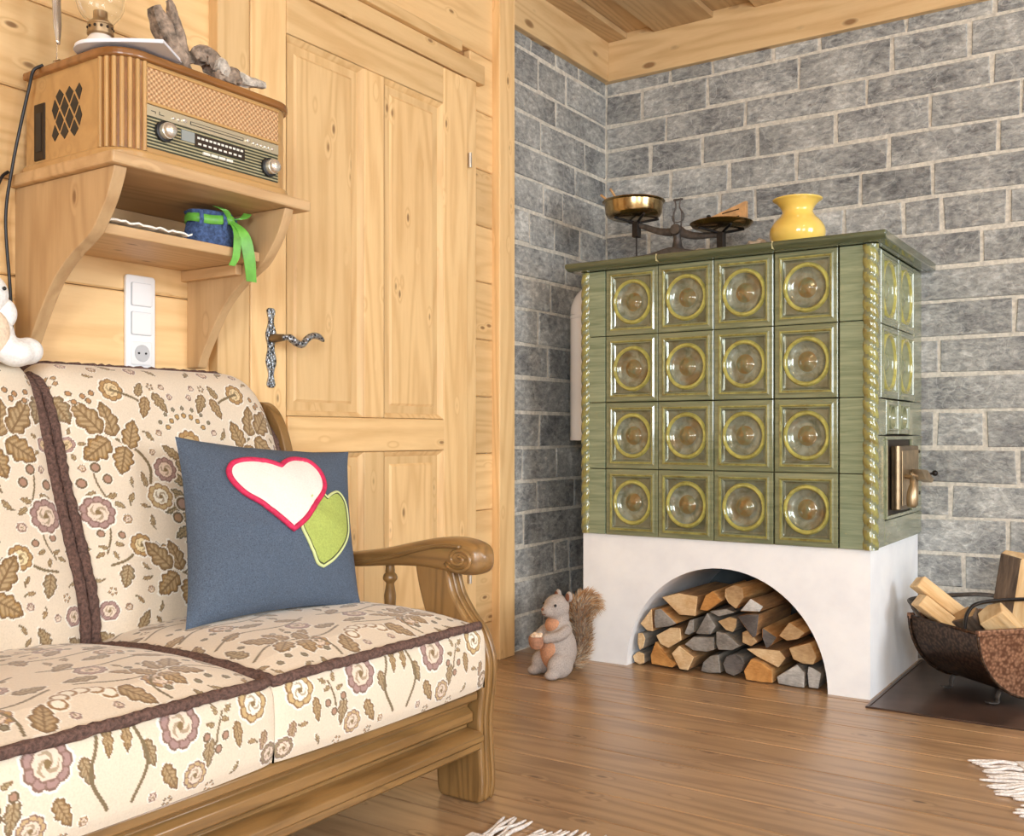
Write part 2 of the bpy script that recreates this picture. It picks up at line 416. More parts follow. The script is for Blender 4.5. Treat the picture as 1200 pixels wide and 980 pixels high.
def stone_piece(u0, u1, z0, z1, parent, left):
    g = 0.0052; c = 0.004; d = random.uniform(-0.004, 0.004); j = lambda: random.uniform(-0.0038, 0.0038)
    u0 += g; u1 -= g; z0 += g; z1 -= g
    a = [(u0 + j(), z0 + j()), (u1 + j(), z0 + j()), (u1 + j(), z1 + j()), (u0 + j(), z1 + j())]
    b = [(a[0][0] + c, a[0][1] + c), (a[1][0] - c, a[1][1] + c), (a[2][0] - c, a[2][1] - c), (a[3][0] + c, a[3][1] - c)]
    P = []
    for ring, dep in ((a, -0.03), (a, -0.004), (b, 0.0015 + d * 0.5)):
        for u, z in ring: P.append((dep, u, z) if left else (u, -dep, z))
    fs = []
    for k2 in range(2):
        for q in range(4):
            f = (k2 * 4 + q, k2 * 4 + (q + 1) % 4, k2 * 4 + 4 + (q + 1) % 4, k2 * 4 + 4 + q); fs.append(f)
    fs.append((8, 9, 10, 11))
    MB().add(P, fs).build('stone_block', 'stone', parent)
for i, r in enumerate(rows):
    z1, z0 = zc[19 - i], zc[18 - i]
    xs = [0.0] + r; x = r[-1]
    while x < RX - 0.35: x += random.uniform(0.24, 0.42); xs.append(min(x, RX))
    xs.append(RX) if xs[-1] < RX else None
    for a, b in zip(xs, xs[1:]):
        if b - a > 0.03: stone_piece(a, b, z0, z1, wb, False)
for i, r in enumerate(lrows):
    z1, z0 = zc[19 - i], zc[18 - i]
    ys = [POST1] + r + [0.0]
    for a, b in zip(ys, ys[1:]): stone_piece(a, b, z0, z1, ws, True)
# ---- top beams, ceiling boards
struct(MB().box(-0.02, RX, -0.03, 0.02, 2.293, CZ + 0.06).build('trim_2', 'beam_x', bevel=0.003))
struct(MB().box(-0.02, 0.03, POST1, -0.03, 2.293, CZ + 0.06).build('trim_3', 'beam_y', bevel=0.003))
ce = struct(MB().box(-0.1, RX + 0.1, RY - 0.1, 0.09, CZ + 0.062, CZ + 0.10).build('ceiling', 'side_brown'))
x = 0.0
low = [(0.0, 0.117)]; x = 0.242
while x < RX: low.append((x, min(x + 0.256, RX))); x += 0.428
rec = [(0.117, 0.242)] + [(a, min(a + 0.172, RX)) for a in [0.498 + 0.428 * q for q in range(10)] if a < RX - 0.02]
for a, b in low: MB().box(a, b, RY, -0.03 if a > 0 else -0.03, CZ, CZ + 0.024).build('plank', 'ceiling_pine', ce, bevel=0.002, segs=1)
for a, b in rec: MB().box(a - 0.02, b + 0.02, RY, -0.03, CZ + 0.026, CZ + 0.06).build('plank', 'ceiling_pine', ce)
# ---- unseen walls with the windows that let the daylight in
def wall_with_windows(name, ax, pos, thick, lo, hi, wins):
    mb = MB(); e = lo
    def bx(a, b, z0, z1):
        if ax == 'x': mb.box(pos, pos + thick, a, b, z0, z1)
        else: mb.box(a, b, pos - thick, pos, z0, z1)
    for (a, b, z0, z1) in wins:
        bx(e, a, 0, CZ + 0.06); bx(a, b, 0, z0); bx(a, b, z1, CZ + 0.06); e = b
    bx(e, hi, 0, CZ + 0.06)
    return struct(mb.build(name, 'wall_paint'))
WR = [(-4.7, -3.3, 0.75, 2.05), (-2.3, -0.9, 0.75, 2.05)]; WF = [(2.4, 3.8, 0.75, 2.05)]
wall_with_windows('wall_right', 'x', RX, 0.1, RY, 0.02, WR)
wall_with_windows('wall_front', 'y', RY, 0.1, -0.05, RX, WF)
def window(n, ax, pos, a, b, z0, z1):
    mb = MB(); t = 0.05
    def bx(p, q, r, s_):
        if ax == 'x': mb.box(pos + 0.02, pos + 0.07, p, q, r, s_)
        else: mb.box(p, q, pos - 0.07, pos - 0.02, r, s_)
    bx(a, a + t, z0, z1); bx(b - t, b, z0, z1); bx(a, b, z0, z0 + t); bx(a, b, z1 - t, z1)
    o = struct(mb.build('window_%d' % n, 'pine_z', bevel=0.003)); 
    mb = MB(); c = (a + b) / 2; bx(c - 0.045, c + 0.045, z0 + t, z1 - t); mb.build('mullion', 'pine_z', o)
    mb = MB(); zz = (z0 + z1) / 2
    bx(a + t, c - 0.045, zz - 0.012, zz + 0.012); bx(c + 0.045, b - t, zz - 0.012, zz + 0.012); mb.build('glazing_bar', 'pine_y', o)
window(1, 'x', RX, *WR[0]); window(2, 'x', RX, *WR[1]); window(3, 'y', RY, *WF[0])

# ---- door
dr = struct(MB().box(-0.03, 0.012, -1.985, -1.03, 0.005, 2.012).build('door_1', 'pine_z'))
def dbox(name, y0, y1, z0, z1, x1=0.028, mat='pine_z', x0=0.0): return MB().box(x0, x1, y0, y1, z0, z1).build(name, mat, dr, bevel=0.004)
dbox('stile', -1.985, -1.858, 0.005, 2.010); dbox('stile', -1.163, -1.030, 0.005, 2.010)
dbox('stile', -1.548, -1.458, 0.20, 0.750); dbox('stile', -1.548, -1.458, 0.852, 1.890)
dbox('rail', -1.857, -1.164, 1.891, 2.010, mat='pine_y'); dbox('rail', -1.857, -1.164, 0.751, 0.851, 0.032, 'pine_y'); dbox('rail', -1.857, -1.164, 0.005, 0.199, mat='pine_y')
def panel(y0, y1, z0, z1):
    mb = MB(); ins = [(0.0, 0.026), (0.012, 0.016), (0.018, 0.008), (0.034, 0.009), (0.046, 0.017), (0.048, 0.017)]
    P = []
    for d, h in ins: P += [(h, y0 + d, z0 + d), (h, y1 - d, z0 + d), (h, y1 - d, z1 - d), (h, y0 + d, z1 - d)]
    fs = []
    for q in range(len(ins) - 1):
        for e in range(4): fs.append((q * 4 + e, q * 4 + (e + 1) % 4, q * 4 + 4 + (e + 1) % 4, q * 4 + 4 + e))
    n = (len(ins) - 1) * 4; fs.append((n, n + 1, n + 2, n + 3))
    mb.add(P, fs).build('panel', 'pine_z', dr)
for y0, y1 in ((-1.857, -1.549), (-1.457, -1.164)):
    panel(y0, y1, 0.853, 1.889); panel(y0, y1, 0.201, 0.749)
# frame: side jambs and head
fr = struct(MB().box(-0.03, 0.020, -1.028, DR, 0, 2.08).build('trim_4', 'pine_z', bevel=0.003))
struct(MB().box(-0.03, 0.034, -2.096, -1.992, 0, 2.30).build('trim_5', 'pine_z', bevel=0.004))
struct(MB().box(-0.03, 0.028, -1.990, -0.93, 2.016, 2.082).build('trim_6', 'pine_y', bevel=0.003))
struct(MB().box(-0.03, 0.045, -1.990, -1.083, 2.083, 2.118).build('trim_7', 'pine_y', bevel=0.003))
for z in (1.735, 0.32):
    MB().lathe([(0.0065, -0.025), (0.0065, 0.025)], 12, (0.031, -1.022, z)).build('hinge', 'hinge_metal', dr, smooth=40)
# handle: wavy escutcheon plate and a curled lever
pl = []
for t in range(33):
    z = 0.926 + 0.212 * t / 32; u = t / 32
    wv = 0.011 + 0.004 * cos(u * 6 * pi) + 0.004 * (1 - abs(2 * u - 1)) - (0.007 if t in (0, 32) else 0)
    pl.append((wv, z))
poly = [(-1.917 + a, z) for a, z in pl] + [(-1.917 - a, z) for a, z in reversed(pl)]
esc = MB().prism(poly, 'x', 0.028, 0.034).build('escutcheon', 'hammered_iron', dr, bevel=0.002)
MB().lathe([(0.012, 0), (0.011, 0.02), (0.009, 0.045)], 14, (0.034, -1.917, 1.057), 'x').build('spindle_collar', 'door_metal', esc, smooth=40)
lp = spline([(0.07, -1.917, 1.057), (0.088, -1.905, 1.057), (0.092, -1.885, 1.045), (0.092, -1.862, 1.042), (0.092, -1.845, 1.058), (0.092, -1.825, 1.068), (0.090, -1.80, 1.068), (0.088, -1.778, 1.058)], 6)
lr = [0.008] * 6 + [0.010] * 12 + [0.009] * 12 + [0.0085, 0.0085, 0.009, 0.009, 0.009, 0.009, 0.0085, 0.008, 0.0075, 0.007, 0.006, 0.005, 0.003]
MB().tube(lp, lr[:len(lp)], 10).build('lever', 'hammered_iron', dr, smooth=True)

# ================================================================== SWITCH PANEL
sw = thing('switch_panel', (0, -2.302, 0.974), 'tall white wall panel with two light switches above a socket, under the wooden shelf', 'switch')
def rrect(w2, h2, r, n=6):
    o = []
    for cx, cy, a0 in ((w2 - r, h2 - r, 0), (-w2 + r, h2 - r, 90), (-w2 + r, -h2 + r, 180), (w2 - r, -h2 + r, 270)):
        for q in range(n + 1): a = R(a0 + 90 * q / n); o.append((cx + r * cos(a), cy + r * sin(a)))
    return o
def at2(poly, cy, cz): return [(a + cy, b + cz) for a, b in poly]
MB().prism(at2(rrect(0.040, 0.113, 0.008), -2.302, 1.062), 'x', 0.0, 0.010).build('frame', 'switch_white', sw, bevel=0.003)
for z in (1.130, 1.062):
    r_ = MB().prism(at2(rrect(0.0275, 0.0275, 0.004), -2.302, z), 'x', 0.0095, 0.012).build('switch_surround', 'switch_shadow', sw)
    MB().prism(at2(rrect(0.0265, 0.0265, 0.004), -2.302, z), 'x', 0.012, 0.0155).build('rocker', 'switch_white', sw, bevel=0.002)
so = MB().prism(at2(rrect(0.0275, 0.0275, 0.004), -2.302, 0.992), 'x', 0.0095, 0.014).build('socket', 'switch_white', sw, bevel=0.002)
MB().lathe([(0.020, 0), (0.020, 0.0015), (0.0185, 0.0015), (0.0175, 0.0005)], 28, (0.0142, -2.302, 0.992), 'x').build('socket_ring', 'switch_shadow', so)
for dy in (-0.0095, 0.0095): MB().lathe([(0.0025, 0), (0.0025, 0.002)], 10, (0.0149, -2.302 + dy, 0.992), 'x').build('hole', 'black_plastic', so)

# ================================================================== WALL SHELF
sh = thing('wall_shelf', (0.0, -2.36, 0.965), 'pine bracket shelf with two curved sides carrying the wooden radio', 'shelf')
SX = 0.36
MB().box(0.0, SX, -2.618, -2.096, 1.320, 1.345).build('top_board', 'shelf_y', sh, bevel=0.005)
curve = spline2([(0.345, 1.3195), (0.338, 1.30), (0.315, 1.255), (0.275, 1.205), (0.245, 1.185), (0.19, 1.155), (0.135, 1.11), (0.09, 1.05), (0.055, 0.995), (0.042, 0.965)], 5)
prof = [(0.0, 0.965), (0.0, 1.3195)] + curve
for y0, y1 in ((-2.603, -2.575), (-2.163, -2.137)):
    MB().prism(prof, 'y', y0, y1).build('bracket', 'shelf_z', sh, bevel=0.002)
MB().box(0.0, 0.262, -2.5745, -2.1635, 1.203, 1.225).build('lower_board', 'shelf_y', sh, bevel=0.003)
MB().box(0.0, 0.018, -2.5745, -2.1635, 1.225, 1.319).build('back_board', 'shelf_y', sh)
MB().box(0.0, 0.20, -2.182, -2.1635, 1.177, 1.2025).build('cleat', 'shelf_x', sh, bevel=0.002)

# ================================================================== RADIO
ra = thing('radio', (0.17, -2.36, 1.345), 'retro wooden radio with woven speaker front and two silver knobs', 'radio')
RY0, RY1, RXF = -2.588, -2.118, 0.328
def rplan(o, r=0.062):      # plan outline grown by o
    y0, y1, xf = RY0 - o, RY1 + o, RXF + o; r = r + o; out = [(0.018, y0)]
    for q in range(13): a = R(-90 + 90 * q / 12); out.append((xf - r + r * cos(a), y0 + r + r * sin(a)))
    for q in range(13): a = R(90 * q / 12); out.append((xf - r + r * cos(a), y1 - r + r * sin(a)))
    out.append((0.018, y1)); return out
MB().prism(rplan(0.010), 'z', 1.345, 1.366).build('base_moulding', 'radio_y', ra, bevel=0.007, segs=3)
MB().prism(rplan(0.0), 'z', 1.366, 1.545).build('cabinet', 'radio_y', ra, smooth=40)
MB().prism(rplan(0.010), 'z', 1.545, 1.562).build('lid', 'radio_dark', ra, bevel=0.005, segs=3)
rb_ = [(RXF - .062 + (.0624) * cos(R(-86 + 4.2 * q)), RY0 + .062 + .0624 * sin(R(-86 + 4.2 * q))) for q in range(22)]
MB().prism(rb_ + [(RXF - .062 + .05 * cos(R(-86 + 4.2 * q)), RY0 + .062 + .05 * sin(R(-86 + 4.2 * q))) for q in reversed(range(22))], 'z', 1.3665, 1.5445).build('rib_backing', 'radio_dark', ra, smooth=40)
for q in range(7):          # ribs round the left front corner
    a = R(-80 + 13.5 * q); r = 0.062
    c = (RXF - r + (r + 0.001) * cos(a), RY0 + r + (r + 0.001) * sin(a))
    MB().lathe([(0.0048, 0), (0.0048, 0.178)], 10, (c[0], c[1], 1.3665)).build('rib', 'radio_z', ra, smooth=40)
# speaker cloth and its frame
GY0, GY1 = -2.522, -2.171
MB().box(RXF - 0.004, RXF + 0.002, GY0, GY1, 1.468, 1.535).build('speaker_grille', 'rattan', ra)
mb = MB()
for a in ((GY0, GY1, 1.535, 1.540), (GY0, GY1, 1.462, 1.468)): mb.box(RXF - 0.004, RXF + 0.006, *a)
mb.build('grille_frame', 'radio_y', ra, bevel=0.0015)
pn = MB().box(RXF - 0.004, RXF + 0.001, GY0, GY1, 1.376, 1.462).build('control_panel', 'panel_dark', ra)
MB().box(RXF, RXF + 0.003, GY0, GY1, 1.439, 1.461).build('trim_strip', 'champagne', pn)
for q in range(9): MB().box(RXF, RXF + 0.0022, GY0, GY1, 1.379 + q * 0.0067, 1.3817 + q * 0.0067).build('stripe', 'panel_line', pn)
def knob(y, z):
    kb = MB().lathe([(0.021, 0), (0.021, 0.008), (0.019, 0.009)], 28, (RXF + 0.001, y, z), 'x').build('knob', 'black_plastic', ra, smooth=35)
    MB().lathe([(0.0165, 0.0), (0.0165, 0.012), (0.0145, 0.013), (0.0145, 0.018), (0.012, 0.022), (0.006, 0.024), (0.0, 0.0245)], 28, (RXF + 0.009, y, z), 'x').build('knob_cap', 'knob_silver', kb, smooth=50)
knob(-2.481, 1.4145); knob(-2.201, 1.4045)
MB().box(RXF, RXF + 0.004, -2.438, -2.405, 1.409, 1.431).build('display', 'lcd', pn)
MB().box(RXF, RXF + 0.0035, -2.404, -2.270, 1.405, 1.430).build('dial_scale', 'door_dark', pn)
for q in range(12): MB().box(RXF, RXF + 0.0041, -2.398 + q * 0.0105, -2.391 + q * 0.0105, 1.421, 1.4255).build('dial_mark', 'print_white', pn)
for q in range(9): MB().box(RXF, RXF + 0.0041, -2.396 + q * 0.0135, -2.388 + q * 0.0135, 1.409, 1.413).build('dial_mark', 'print_white', pn)
for q in range(4): MB().box(RXF, RXF + 0.006, -2.383 + q * 0.0205, -2.366 + q * 0.0205, 1.391, 1.397).build('push_button', 'print_white', pn, bevel=0.001)
MB().box(RXF, RXF + 0.0036, -2.416, -2.274, 1.446, 1.453).build('disc_slot', 'print_dark', pn)
MB().box(RXF, RXF + 0.0040, -2.414, -2.276, 1.4475, 1.4515).build('slot_flap', 'champagne', pn)
for y in (-2.458, -2.446, -2.246, -2.235, -2.224, -2.213, -2.202, -2.191):
    MB().lathe([(0.0034, 0), (0.0034, 0.003), (0.002, 0.004)], 12, (RXF + 0.003, y, 1.448), 'x').build('push_button', 'knob_silver', pn)
for y in (-2.431, -2.262):
    MB().lathe([(0.005, 0), (0.005, 0.004), (0.003, 0.005)], 12, (RXF + 0.003, y, 1.4505), 'x').build('push_button', 'knob_silver', pn)
for y0, y1, z0, z1 in ((-2.511, -2.500, 1.449, 1.4505), (-2.5015, -2.500, 1.4455, 1.4505), (-2.492, -2.4905, 1.447, 1.453), (-2.492, -2.480, 1.446, 1.4475)):
    MB().box(RXF, RXF + 0.0034, y0, y1, z0, z1).build('printed_mark', 'print_dark', pn)
# left side: cassette slot and a lattice vent cut into a dark field
cs = MB().box(0.050, 0.088, RY0 - 0.003, RY0 + 0.01, 1.372, 1.490).build('cassette_door', 'door_dark', ra, bevel=0.002)
MB().box(0.060, 0.078, RY0 - 0.004, RY0, 1.390, 1.470).build('cassette_slot', 'black_plastic', cs)
VX, VZ, VS = 0.165, 1.455, 0.052
vents = []
for ri in range(4):
    for ci in range(3):
        cx = VX + (ci - 1) * 0.034 + (0.017 if ri % 2 else 0) - 0.008; cz = VZ + (ri - 1.5) * 0.026
        vents.append((cx, cz))
for cx, cz in vents:
    hx, hz = 0.0135, 0.0205
    pts = [(min(VX + VS, max(VX - VS, cx + a)), min(VZ + VS, max(VZ - VS, cz + b))) for a, b in ((hx, 0), (0, hz), (-hx, 0), (0, -hz))]
    MB().prism(pts, 'y', RY0 - 0.0012, RY0 + 0.004).build('vent_opening', 'black_plastic', ra)

# ================================================================== THINGS ON THE RADIO
LT = 1.562
c = (0.16, -2.509, LT); LH = 0.074
lamp = thing('oil_lamp', c, 'small oil lamp with clear glass globe and pierced brass burner on the radio', 'lamp')
MB().lathe([(0.0, 0), (0.036, 0), (0.038, 0.006), (0.026, 0.014), (0.030, 0.030), (0.034, 0.046), (0.030, 0.062), (0.022, LH)], 28, c).build('font', 'white_enamel', lamp, smooth=40)
bu = MB().lathe([(0.024, LH), (0.027, LH + .003), (0.027, LH + .010), (0.0245, LH + .011), (0.0245, LH + .021), (0.026, LH + .023), (0.026, LH + .025), (0.017, LH + .034), (0.0145, LH + .038), (0.0145, LH + .052), (0.0, LH + .053)], 28, c).build('burner', 'brass_old', lamp, smooth=35)
for q in range(12):
    a = 2 * pi * q / 12
    MB().ell((c[0] + 0.0246 * cos(a), c[1] + 0.0246 * sin(a), LT + LH + 0.016), (0.0032, 0.0032, 0.0032), 8, 6).build('air_hole', 'door_dark', bu)
gp = [(0.020, LH + .025), (0.026, LH + .030), (0.040, LH + .046), (0.048, LH + .066), (0.047, LH + .086), (0.038, LH + .106), (0.026, LH + .126), (0.021, LH + .156), (0.020, LH + .20)]
gl = spline2(gp, 4); MB().lathe(gl + [(r - 0.0012, z) for r, z in reversed(gl)], 32, c).build('glass_chimney', 'clear_glass', lamp, smooth=True)
# polished strip rising from a clear foot at the left back corner
st = thing('metal_strip', (0.115, -2.572, LT), 'polished bent metal strip standing on a clear foot beside the oil lamp', 'decoration')
MB().box(0.104, 0.128, -2.583, -2.563, LT, LT + 0.012).build('clear_foot', 'clear_glass', st, bevel=0.002)
MB().tube(spline([(0.108, -2.575, LT + 0.012), (0.108, -2.575, LT + 0.05), (0.109, -2.575, LT + 0.055)], 3), 0.0012, 6).build('wire', 'silver', st)
MB().tube(spline([(0.110, -2.573, LT + 0.048), (0.107, -2.573, LT + 0.09), (0.104, -2.573, LT + 0.15), (0.112, -2.573, LT + 0.23)], 5), [0.004 + 0.006 * min(1, q / 5) for q in range(16)], 10, flatten=(1.0, 0.25)).build('strip', 'silver', st, smooth=True)
# booklet hanging over the front left corner of the lid
def sheet(name, mat, x0, x1, y0, y1, zf, th, parent, n=14):
    mb = MB(); vs = []; fs = []
    for q in range(n + 1):
        u = q / n
        for r2 in range(n + 1):
            v = r2 / n; vs.append((x0 + (x1 - x0) * u, y0 + (y1 - y0) * v, zf(u, v) + th))
    N1 = (n + 1) ** 2
    vs += [(x, y_, z - th) for x, y_, z in vs]
    for q in range(n):
        for r2 in range(n):
            a = q * (n + 1) + r2; fs.append((a, a + n + 1, a + n + 2, a + 1)); fs.append(tuple(N1 + t for t in (a, a + 1, a + n + 2, a + n + 1)))
    ed = [q * (n + 1) for q in range(n + 1)] + [n * (n + 1) + r2 for r2 in range(1, n + 1)] + [q * (n + 1) + n for q in range(n - 1, -1, -1)] + [r2 for r2 in range(n - 1, 0, -1)]
    for a, b in zip(ed, ed[1:] + ed[:1]): fs.append((a, b, N1 + b, N1 + a))
    mb.add(vs, fs); return mb.build(name, mat, parent, smooth=40)
bk = thing('booklet', (0.232, -2.632, LT), 'white paper booklet jutting over the front left corner of the radio', 'booklet', rotz=R(33.5))
zf = lambda u, v: 0.006 + 0.003 * sin(u * 3.1) * (1 - v)
def round_corner(o, r=0.045):
    for v_ in o.data.vertices:
        x, y_ = v_.co.x, v_.co.y
        if x < r and y_ < r:
            d = math.hypot(r - x, r - y_); m_ = max(r - x, r - y_)
            if d > 1e-6: v_.co.x = r - (r - x) * m_ / d; v_.co.y = r - (r - y_) * m_ / d
for nm, mt, e, dz, th in (('page_block', 'paper', 0.0, 0.0, 0.006), ('cover', 'paper_edge', 0.002, -0.0022, 0.0016)):
    b_ = sheet(nm, mt, -e, 0.19 + e, -e, 0.10 + e, (lambda dz: lambda u, v: zf(u, v) + dz)(dz), th, None); b_.parent = bk; off_ = b_.location.copy(); b_.location = (0, 0, 0)
    for v_ in b_.data.vertices: v_.co += off_
    round_corner(b_)
# driftwood
def rough_tube(mb, path, rad, n=14, amp=0.25, sc=40, m=0, stretch=0.15):
    P = spline(path, 8); K = len(P); rr = np.interp(np.linspace(0, len(rad) - 1, K), range(len(rad)), rad); o = len(mb.v)
    mb.tube(P, list(rr), n, m)
    for i in range(o, len(mb.v)):
        q = (i - o) // n; j = (i - o) % n; p = Vector(mb.v[i]); ax = P[q]
        d = p - ax; s_ = 1 + amp * mnoise.noise(Vector((cos(2 * pi * j / n) * 2.2, sin(2 * pi * j / n) * 2.2, q * stretch + rad[0] * 99))) * 2 + amp * 0.4 * mnoise.noise(p * sc * 2)
        mb.v[i] = tuple(ax + d * s_)
dw = thing('driftwood', (0.258, -2.390, LT), 'weathered grey driftwood trunk leaning up with knotty roots on the radio', 'driftwood')
mb = MB(); rough_tube(mb, [(0.273, -2.382, LT + 0.012), (0.270, -2.412, LT + 0.05), (0.263, -2.435, LT + 0.10), (0.258, -2.448, LT + 0.135)], [0.018, 0.022, 0.021, 0.013]); mb.build('trunk', 'driftwood', dw, smooth=60)
mb = MB(); rough_tube(mb, [(0.280, -2.382, LT + 0.03), (0.278, -2.402, LT + 0.08), (0.273, -2.415, LT + 0.13), (0.271, -2.422, LT + 0.155)], [0.012, 0.013, 0.011, 0.006]); mb.build('prong', 'driftwood', dw, smooth=60)
mb = MB(); rough_tube(mb, [(0.288, -2.375, LT + 0.045), (0.293, -2.350, LT + 0.058), (0.298, -2.325, LT + 0.04), (0.300, -2.310, LT + 0.012)], [0.014, 0.022, 0.022, 0.010], amp=0.35); mb.build('root', 'driftwood', dw, smooth=60)
mb = MB(); rough_tube(mb, [(0.318, -2.340, LT + 0.035), (0.321, -2.322, LT + 0.03), (0.321, -2.305, LT + 0.012)], [0.012, 0.017, 0.008], amp=0.35); mb.build('pale_lump', 'driftwood_pale', dw, smooth=60)
tw = thing('driftwood_branch', (0.314, -2.280, LT), 'short pale driftwood branch lying at the right end of the radio top', 'driftwood')
mb = MB(); rough_tube(mb, [(0.314, -2.335, LT + 0.010), (0.316, -2.300, LT + 0.024), (0.318, -2.275, LT + 0.022)], [0.012, 0.021, 0.016], amp=0.3); mb.build('knot', 'driftwood', tw, smooth=60)
mb = MB(); rough_tube(mb, [(0.318, -2.280, LT + 0.022), (0.320, -2.240, LT + 0.026), (0.322, -2.205, LT + 0.028)], [0.014, 0.011, 0.008], amp=0.2); mb.build('branch', 'driftwood_pale', tw, smooth=60)
# cable down the wall
tag(MB().tube(spline([(0.09, -2.594, LT + 0.003), (0.075, -2.606, 1.553), (0.070, -2.612, 1.52), (0.055, -2.622, 1.44), (0.04, -2.630, 1.36), (0.02, -2.634, 1.25), (0.016, -2.622, 1.1), (0.012, -2.614, 0.965)], 8), 0.0035, 8).build('power_cable', 'black_plastic', smooth=True), 'black power cable hanging down from the back of the radio', 'cable')
tag(MB().tube(spline([(0.008, -2.622, 1.35), (0.012, -2.638, 1.335), (0.012, -2.66, 1.29), (0.010, -2.70, 1.26), (0.010, -2.80, 1.25), (0.01, -3.0, 1.24)], 8), 0.0035, 8).build('power_cable', 'black_plastic', smooth=True), 'short black cable looping along the wall left of the shelf', 'cable')
# lower shelf: lace cloth, denim pouch
LZ = 1.225
def lz(u, v): return LZ + 0.001 + 0.004 * abs(sin(v * 23)) * (u > 0.8) + 0.003 * abs(sin(u * 9 + v * 14))
lace = sheet('lace_cloth', 'lace', 0.06, 0.268, -2.565, -2.36, lz, 0.004, None, 20); tag(lace, 'crumpled white lace cloth lying on the lower shelf board', 'cloth')
dp = thing('denim_pouch', (0.20, -2.262, LZ), 'small denim pouch cut from jeans, tied with a green ribbon', 'pouch')
pc = (0.205, -2.262)
prf = [(0.0, 0.0), (0.040, 0.0), (0.046, 0.006), (0.045, 0.03), (0.040, 0.055), (0.041, 0.066), (0.045, 0.078), (0.043, 0.079), (0.036, 0.06), (0.0, 0.055)]
mb = MB().lathe(prf, 28, (0, 0, 0))
mb.v = [(pc[0] + x * 0.95 * (1 + 0.06 * sin(5 * math.atan2(y_, x))), pc[1] + y_ * 1.35 * (1 + 0.05 * sin(7 * math.atan2(y_, x) + z * 60)), LZ + z) for x, y_, z in mb.v]
po = mb.build('bag', 'denim', dp, smooth=50)
for a in (-0.9, 0.1, 1.0):
    q = (pc[0] + 0.043 * cos(a), pc[1] + 0.06 * sin(a))
    MB().tube([(q[0], q[1], LZ + 0.036), (q[0] + 0.005, q[1], LZ + 0.055), (q[0] + 0.003, q[1], LZ + 0.075)], 0.006, 6, flatten=(1, 0.4)).build('belt_loop', 'denim', po)
ring = [(pc[0] + 0.0425 * cos(a), pc[1] + 0.0575 * sin(a), LZ + 0.060 + 0.003 * sin(3 * a)) for a in np.linspace(0, 2 * pi, 41)]
MB().tube(ring, 0.010, 8, flatten=(0.35, 1)).build('ribbon_band', 'ribbon', dp, smooth=60)
rk = (0.252, -2.243, LZ + 0.062)
MB().ell(rk, (0.009, 0.012, 0.011), 12, 8).build('ribbon_knot', 'ribbon', dp, smooth=True)
def strip(pts, wv, name):
    P = spline(pts, 6); mb = MB(); vs = []; fs = []
    for q, p in enumerate(P):
        ww = wv * (0.5 + 0.5 * min(1, q / 8)); tw_ = 0.35 * sin(q * 0.25)
        for s_ in (-1, 1):
            for d in (0, 0.0012): vs.append((p.x + d + s_ * ww * 0.35 * sin(tw_ + 0.5), p.y + s_ * ww * cos(tw_), p.z))
    for q in range(len(P) - 1):
        a = q * 4; b = a + 4
        for e, f in ((0, 2), (2, 3), (3, 1), (1, 0)): fs.append((a + e, a + f, b + f, b + e))
    mb.add(vs, fs).build(name, 'ribbon', dp, smooth=60)
strip([rk, (0.270, -2.240, LZ + 0.03), (0.274, -2.245, LZ - 0.02), (0.274, -2.258, LZ - 0.045)], 0.009, 'ribbon_tail')
strip([rk, (0.274, -2.225, LZ + 0.035), (0.279, -2.212, LZ - 0.02), (0.279, -2.205, LZ - 0.075)], 0.015, 'ribbon_tail')
strip([rk, (0.262, -2.215, LZ + 0.070), (0.255, -2.195, LZ + 0.085)], 0.010, 'ribbon_loop')
strip([rk, (0.262, -2.265, LZ + 0.078), (0.255, -2.285, LZ + 0.085)], 0.010, 'ribbon_loop')

